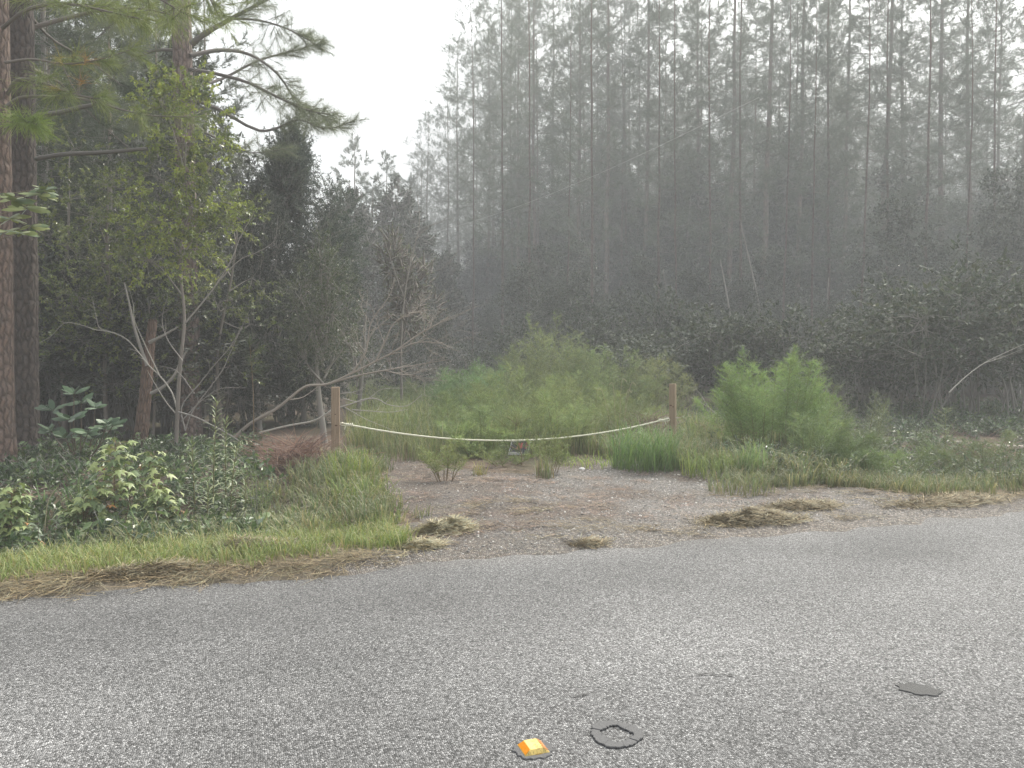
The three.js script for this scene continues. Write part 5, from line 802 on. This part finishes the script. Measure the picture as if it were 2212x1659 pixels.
{
  const post = (label, px, top, d, w, turn, tilt, mat, ropeY, knots, dirTo) => {
    const f = B(px, d, 0), t = thing('wooden_post', label, 'post', f.clone()), h = P(px, top, d).y - f.y; t.rotation.y = turn; t.rotation.z = tilt;
    mk(new RoundedBoxGeometry(w, h + 0.3, w, 2, 0.006), mat, 'post_body', t, [0, h / 2 - 0.15, 0]);
    for (const [x, y, s] of knots) mk(new THREE.SphereGeometry(s, 10, 6), M.knot, 'knot', t, [x, y * h, w / 2], [0, 0, 0]).scale.set(1, 0.6, 0.12);
    const y = ropeY - f.y, bolt = mk(new THREE.CylinderGeometry(0.006, 0.006, w + 0.12, 8), M.steel, 'eye_bolt', t, [0, y, 0.01], [0, 0, Math.PI / 2]); const s = dirTo;
    bolt.rotation.set(0, dirTo > 0 ? -turn * 0.6 : -turn * 0.6, Math.PI / 2); mk(new THREE.TorusGeometry(0.018, 0.006, 8, 16), M.steel, 'eye', t, [s * (w / 2 + 0.028), y, 0.01], [Math.PI / 2 - 0.5, 0, 0]);
    mk(new THREE.CylinderGeometry(0.013, 0.013, 0.004, 12), M.steel, 'washer', t, [-s * (w / 2 + 0.003), y, 0.01], [0, 0, Math.PI / 2]);
    return t;
  };
  post('left brown wooden post holding the rope, in tall grass', 724, 836, 11.3, 0.118, 0.16, 0.0, M.postA, 0.69, [[0.01, 0.52, 0.02], [-0.02, 0.16, 0.018], [0.025, 0.155, 0.016], [0.0, 0.66, 0.012], [0.02, 0.06, 0.01]], 1);
  post('right weathered wooden post holding the rope, before the big bush', 1455, 829, 12.9, 0.102, -0.48, 0.01, M.postB, 0.646, [[0.02, 0.68, 0.016], [-0.02, 0.7, 0.02], [-0.03, 0.36, 0.026], [0.02, 0.28, 0.013]], -1);
  const A = P(738, 914, 11.22), Z = P(1444, 904, 12.83), low = P(1120, 951, 12.05), r = RNG(951), W = (t) => { const q = A.clone().lerp(Z, t); q.y -= (A.y + (Z.y - A.y) * 0.5 - low.y) * 4 * t * (1 - t); return q; };
  const t = thing('rope', 'pale rope sagging across the driveway between the two posts', 'rope', A.clone()), main = new MB(), pts = []; for (let i = 0; i <= 240; i++) pts.push(W(i / 240)); const white = [1, 1, 1];
  const strand = (k) => { const m = new MB(), q = []; for (let i = 0; i <= 700; i++) { const s = i / 700, p = W(s), a = s * 560 + k * 2.094; p.y += Math.sin(a) * 0.006; p.z += Math.cos(a) * 0.006; q.push(p); } m.tube(q, 0.0078, 0.0078, 5, white); return m; };
  for (let k = 0; k < 3; k++) strand(k).build('strand', M.rope, t);
  const knot = (p, dir) => { const m = new MB(), q = []; for (let i = 0; i <= 60; i++) { const a = i / 60 * Math.PI * 2 * 3.5; q.push(V(p.x + dir * (i / 60 - 0.5) * 0.1, p.y + Math.cos(a) * 0.019, p.z + Math.sin(a) * 0.019)); } m.tube(q, 0.009, 0.009, 6, white); m.tube(path([p, p.clone().add(V(-dir * 0.06, -0.02, 0.01)), p.clone().add(V(-dir * 0.075, -0.065, 0.02))], 4), 0.008, 0.008, 5, white); m.build('knot', M.rope, t); const e = new MB(), z = p.clone().add(V(-dir * 0.13, 0.012, 0)); e.tube(path([p.clone().add(V(-dir * 0.04, 0.012, 0.01)), z.clone().add(V(0, 0.014, 0)), z.clone().add(V(-dir * 0.01, 0, 0)), z.clone().add(V(0.0, -0.014, 0.004)), p.clone().add(V(-dir * 0.04, -0.01, 0.012))], 4), 0.006, 0.006, 5, white); e.build('loop', M.rope, t); };
  knot(W(0.022), 1); knot(W(0.975), -1);
  // sign hanging from the rope
  const TL = P(1104, 951.5, 12.08), TR = P(1149, 950, 12.1), BL = P(1096, 983, 11.9), BR = P(1141, 984, 11.92); const cv = document.createElement('canvas'); cv.width = 256; cv.height = 192; const g = cv.getContext('2d');
  g.fillStyle = '#17161a'; g.fillRect(0, 0, 256, 192); g.strokeStyle = '#b9b7b2'; g.lineWidth = 7; g.strokeRect(12, 12, 232, 168); g.fillStyle = '#a3263a'; g.fillRect(92, 34, 66, 74); g.fillStyle = '#17161a'; g.beginPath(); g.moveTo(118, 34); g.lineTo(134, 34); g.lineTo(126, 70); g.fill(); g.fillStyle = '#8c3038'; g.fillRect(192, 34, 26, 74); g.fillStyle = '#8e8d88'; g.fillRect(22, 150, 150, 22);
  const tx = new THREE.CanvasTexture(cv); tx.colorSpace = THREE.SRGBColorSpace; M.sign = new THREE.MeshStandardMaterial({ map: tx, roughness: 0.5 });
  const s = thing('hanging_sign', 'small black sign with red marks hanging from the rope behind a seedling', 'sign', TL.clone()), nrm = TR.clone().sub(TL).cross(BL.clone().sub(TL)).normalize().multiplyScalar(0.002), gm = new THREE.BufferGeometry(), ps = [], uv = [], qd = (a, b, c, d, us) => { for (const [p, u] of [[a, us[0]], [b, us[1]], [c, us[2]], [a, us[0]], [c, us[2]], [d, us[3]]]) { ps.push(p.x - TL.x, p.y - TL.y, p.z - TL.z); uv.push(...u); } };
  const o = (p, k) => p.clone().addScaledVector(nrm, k), UV = [[0, 1], [0, 0], [1, 0], [1, 1]], K = [[0.02, 0.02], [0.02, 0.02], [0.02, 0.02], [0.02, 0.02]];
  const f4 = [TL, BL, BR, TR]; const fr = nrm.z > 0 ? 1 : -1; qd(...f4.map((p) => o(p, fr)), UV); qd(...f4.map((p) => o(p, -fr)), K); for (let i = 0; i < 4; i++) { const a = f4[i], b = f4[(i + 1) % 4]; qd(o(a, fr), o(a, -fr), o(b, -fr), o(b, fr), K); }
  gm.setAttribute('position', new THREE.Float32BufferAttribute(ps, 3)); gm.setAttribute('uv', new THREE.Float32BufferAttribute(uv, 2)); gm.computeVertexNormals(); mk(gm, M.sign, 'panel', s);
  for (const p of [TL.clone().lerp(TR, 0.06), TL.clone().lerp(TR, 0.94)]) mk(new THREE.TorusGeometry(0.012, 0.0025, 6, 14), M.steel, 'ring', s, [p.x - TL.x, p.y - TL.y + 0.004, p.z - TL.z], [0, Math.PI / 2, 0]);
}
// ---------------------------------------------------------------- things on the road
const onRoad = (px, py) => { const q = ray(px, py); let p = V(), k = -EYE / q.y; for (let i = 0; i < 3; i++) { p.set(q.x * k, 0, q.z * k); k = (roadY(vOf(p.x, p.z)) - EYE) / q.y; } p.set(q.x * k, roadY(vOf(q.x * k, q.z * k)), q.z * k); return p; };
M.bitumen = new THREE.MeshStandardMaterial({ roughness: 0.75, color: new THREE.Color().setRGB(0.095, 0.094, 0.096), bumpMap: soilMap, bumpScale: 0.004 });
M.shell = new THREE.MeshPhysicalMaterial({ roughness: 0.45, clearcoat: 0.3, color: new THREE.Color().setRGB(0.86, 0.66, 0.20) });
const wearMap = texture(128, (x, y) => { const n = fbm(x / 14, y / 14, 4), s = noise(x / 2.5, y / 2.5), k = (n > 0.56 ? 0.62 : 0.95) * (s > 0.82 ? 0.55 : 1); return [s8(k), s8(k * 0.97), s8(k * 0.93)]; }, true);
M.shell.map = wearMap; M.shell.needsUpdate = true;
M.lens = new THREE.MeshPhysicalMaterial({ roughness: 0.2, clearcoat: 1, color: new THREE.Color().setRGB(0.80, 0.28, 0.01) });
M.crack = new THREE.MeshStandardMaterial({ roughness: 0.95, color: new THREE.Color().setRGB(0.035, 0.034, 0.034) });
{
  const slab = (outline, h, bev = 0.003) => { const g = new THREE.ExtrudeGeometry(new THREE.Shape(outline.map(([x, y]) => new THREE.Vector2(x, y))), { depth: h, bevelEnabled: true, bevelSize: bev, bevelThickness: bev, bevelSegments: 1, curveSegments: 4 }); g.rotateX(-Math.PI / 2); return g; };
  const roadTurn = Math.asin(SU), c = onRoad(1152, 1620), t = thing('road_marker', 'yellow raised road marker with amber reflectors on a black pad', 'road marker', c); t.rotation.y = roadTurn;
  const pad = []; for (let k = 0; k < 36; k++) { const a = k / 36 * 6.283, q = 0.078 + 0.006 * Math.sin(k * 2.3) + 0.004 * Math.sin(k * 0.9); pad.push([Math.cos(a) * q * 1.02, Math.sin(a) * q]); } mk(slab(pad, 0.002), M.bitumen, 'pad', t, [0, 0.001, 0]);
  const a = 0.053, b = 0.05, a2 = 0.026, b2 = 0.041, y0 = 0.006, y1 = 0.025, poly = (quads) => { const p = []; for (const q of quads) for (const i of q.length === 4 ? [0, 1, 2, 0, 2, 3] : [0, 1, 2]) p.push(...q[i]); const g = new THREE.BufferGeometry(); g.setAttribute('position', new THREE.Float32BufferAttribute(p, 3)); g.setAttribute('uv', new THREE.Float32BufferAttribute(p.flatMap((q, i) => i % 3 ? [] : [p[i] * 8 + 0.5, p[i + 2] * 8 + 0.5]), 2)); g.computeVertexNormals(); return g; };
  const E = [[-a, y0, b], [a, y0, b], [a, y0, -b], [-a, y0, -b]], U = [[-a2, y1, b2], [a2, y1, b2], [a2, y1, -b2], [-a2, y1, -b2]];
  mk(poly([[E[0], E[1], U[1], U[0]], [E[1], E[2], U[2], U[1]], [E[2], E[3], U[3], U[2]], [E[3], E[0], U[0], U[3]], [U[0], U[1], U[2], U[3]]]), M.shell, 'body', t);
  for (const s of [-1, 1]) { const L = (f, z) => [s * (mix(a, a2, f) + 0.0012), mix(y0, y1, f) + 0.0012, z]; const q = [L(0.1, 0.046), L(0.1, -0.046), L(0.92, -0.038), L(0.92, 0.038)]; mk(poly([s > 0 ? q : q.slice().reverse()]), M.lens, 'lens', t); }
  mk(new THREE.CylinderGeometry(0.014, 0.014, 0.006, 16, 1, false, -Math.PI / 2, Math.PI), new THREE.MeshStandardMaterial({ roughness: 0.6, color: new THREE.Color().setRGB(0.42, 0.27, 0.06) }), 'finger_notch_shade', t, [0.006, y0 + 0.002, b - 0.001], [Math.PI / 2 - 0.44, 0, 0]);  // raised half-disc, darker yellow paints the shade of a notch
  // broken ring left by an older marker
  const rc = onRoad(1331, 1588), ring = thing('bitumen_ring', 'cracked ring of black bitumen left on the road beside the marker', 'bitumen ring', rc), cuts = [0.1, 0.75, 1.35, 2.05, 2.75, 3.3, 4.1, 4.9, 5.6, 6.383], r = RNG(971), kk = (x) => 0.108 + 0.006 * Math.sin(x * 3 + 1) + 0.01 * (noise(x * 9, 3) - 0.5), ki = (x) => 0.068 + 0.008 * Math.sin(x * 4 + 2) - 0.012 * Math.exp(-Math.pow((x - 3.4) / 0.6, 2)) + 0.016 * (noise(x * 8, 9) - 0.5);
  for (let i = 0; i + 1 < cuts.length; i++) { const o = [], x0 = cuts[i] + 0.015, x1 = cuts[i + 1] - 0.015; for (let k = 0; k <= 12; k++) { const x = mix(x0, x1, k / 12); o.push([Math.cos(x) * kk(x), Math.sin(x) * kk(x) * 1.05]); } for (let k = 12; k >= 0; k--) { const x = mix(x0, x1, k / 12); o.push([Math.cos(x) * ki(x), Math.sin(x) * ki(x) * 1.05]); } mk(slab(o, 0.004 + r() * 0.002, 0.002), M.bitumen, 'bitumen_piece', ring, [0, 0.001, 0], [r.s(0.02), 0, r.s(0.02)]); }
  const pc = onRoad(1986, 1491), pt = thing('bitumen_patch', 'worn oval bitumen patch on the right of the road', 'bitumen patch', pc), po = []; for (let k = 0; k < 24; k++) { const x = k / 24 * 6.283, q = 1 + 0.12 * Math.sin(k * 1.9); po.push([Math.cos(x) * 0.095 * q, Math.sin(x) * 0.062 * q]); } pt.rotation.y = -0.35; mk(slab(po, 0.003, 0.002), new THREE.MeshStandardMaterial({ roughness: 0.9, color: new THREE.Color().setRGB(0.14, 0.138, 0.135), bumpMap: asphaltBump, bumpScale: 0.003 }), 'patch', pt, [0, 0.001, 0]);
  const crack = (label, pts) => { const p = [], f = [], q = path(pts.map(([x, y]) => onRoad(x, y)), 8), rr = RNG(pts[0][0]); q.forEach((v, i) => { const w = 0.0035 * (0.5 + rr()) * Math.min(1, i / 3, (q.length - 1 - i) / 3 + 0.1); p.push(v.x + rr.s(0.004), v.y + 0.006, v.z - w + rr.s(0.004), v.x, v.y + 0.006, v.z + w); if (i) f.push(2 * i - 2, 2 * i - 1, 2 * i + 1, 2 * i - 2, 2 * i + 1, 2 * i); }); const g = new THREE.BufferGeometry(); g.setAttribute('position', new THREE.Float32BufferAttribute(p, 3)); g.setIndex(f); g.computeVertexNormals(); const m = flag(new THREE.Mesh(g, M.crack)); m.name = numbered('road_crack'); scene.add(m); tag(m, label, null, null, 'structure'); };
  crack('short crack in the road right of centre', [[1496, 1462], [1530, 1458], [1560, 1461], [1598, 1460]]);
  crack('faint crack in the road above the marker', [[1232, 1508], [1262, 1503], [1290, 1496]]);
  crack('short crack near the right side of the road', [[2058, 1403], [2080, 1402], [2098, 1407]]);
  const pb = (() => { const q = ray(1257, 1016), k = -EYE / q.y; return V(q.x * k, 0, q.z * k); })(); pb.y = gy(pb.x, pb.z) + 0.012; const sg = new THREE.IcosahedronGeometry(0.035, 1); sg.scale(1.4, 0.7, 1); const pm = flag(new THREE.Mesh(sg, new THREE.MeshStandardMaterial({ roughness: 0.8, flatShading: true, color: new THREE.Color().setRGB(0.7, 0.68, 0.66) }))); pm.name = 'pale_stone'; pm.position.copy(pb); scene.add(pm); tag(pm, 'pale stone lying at the far end of the gravel', 'stone');
}


renderer.render(scene, camera);
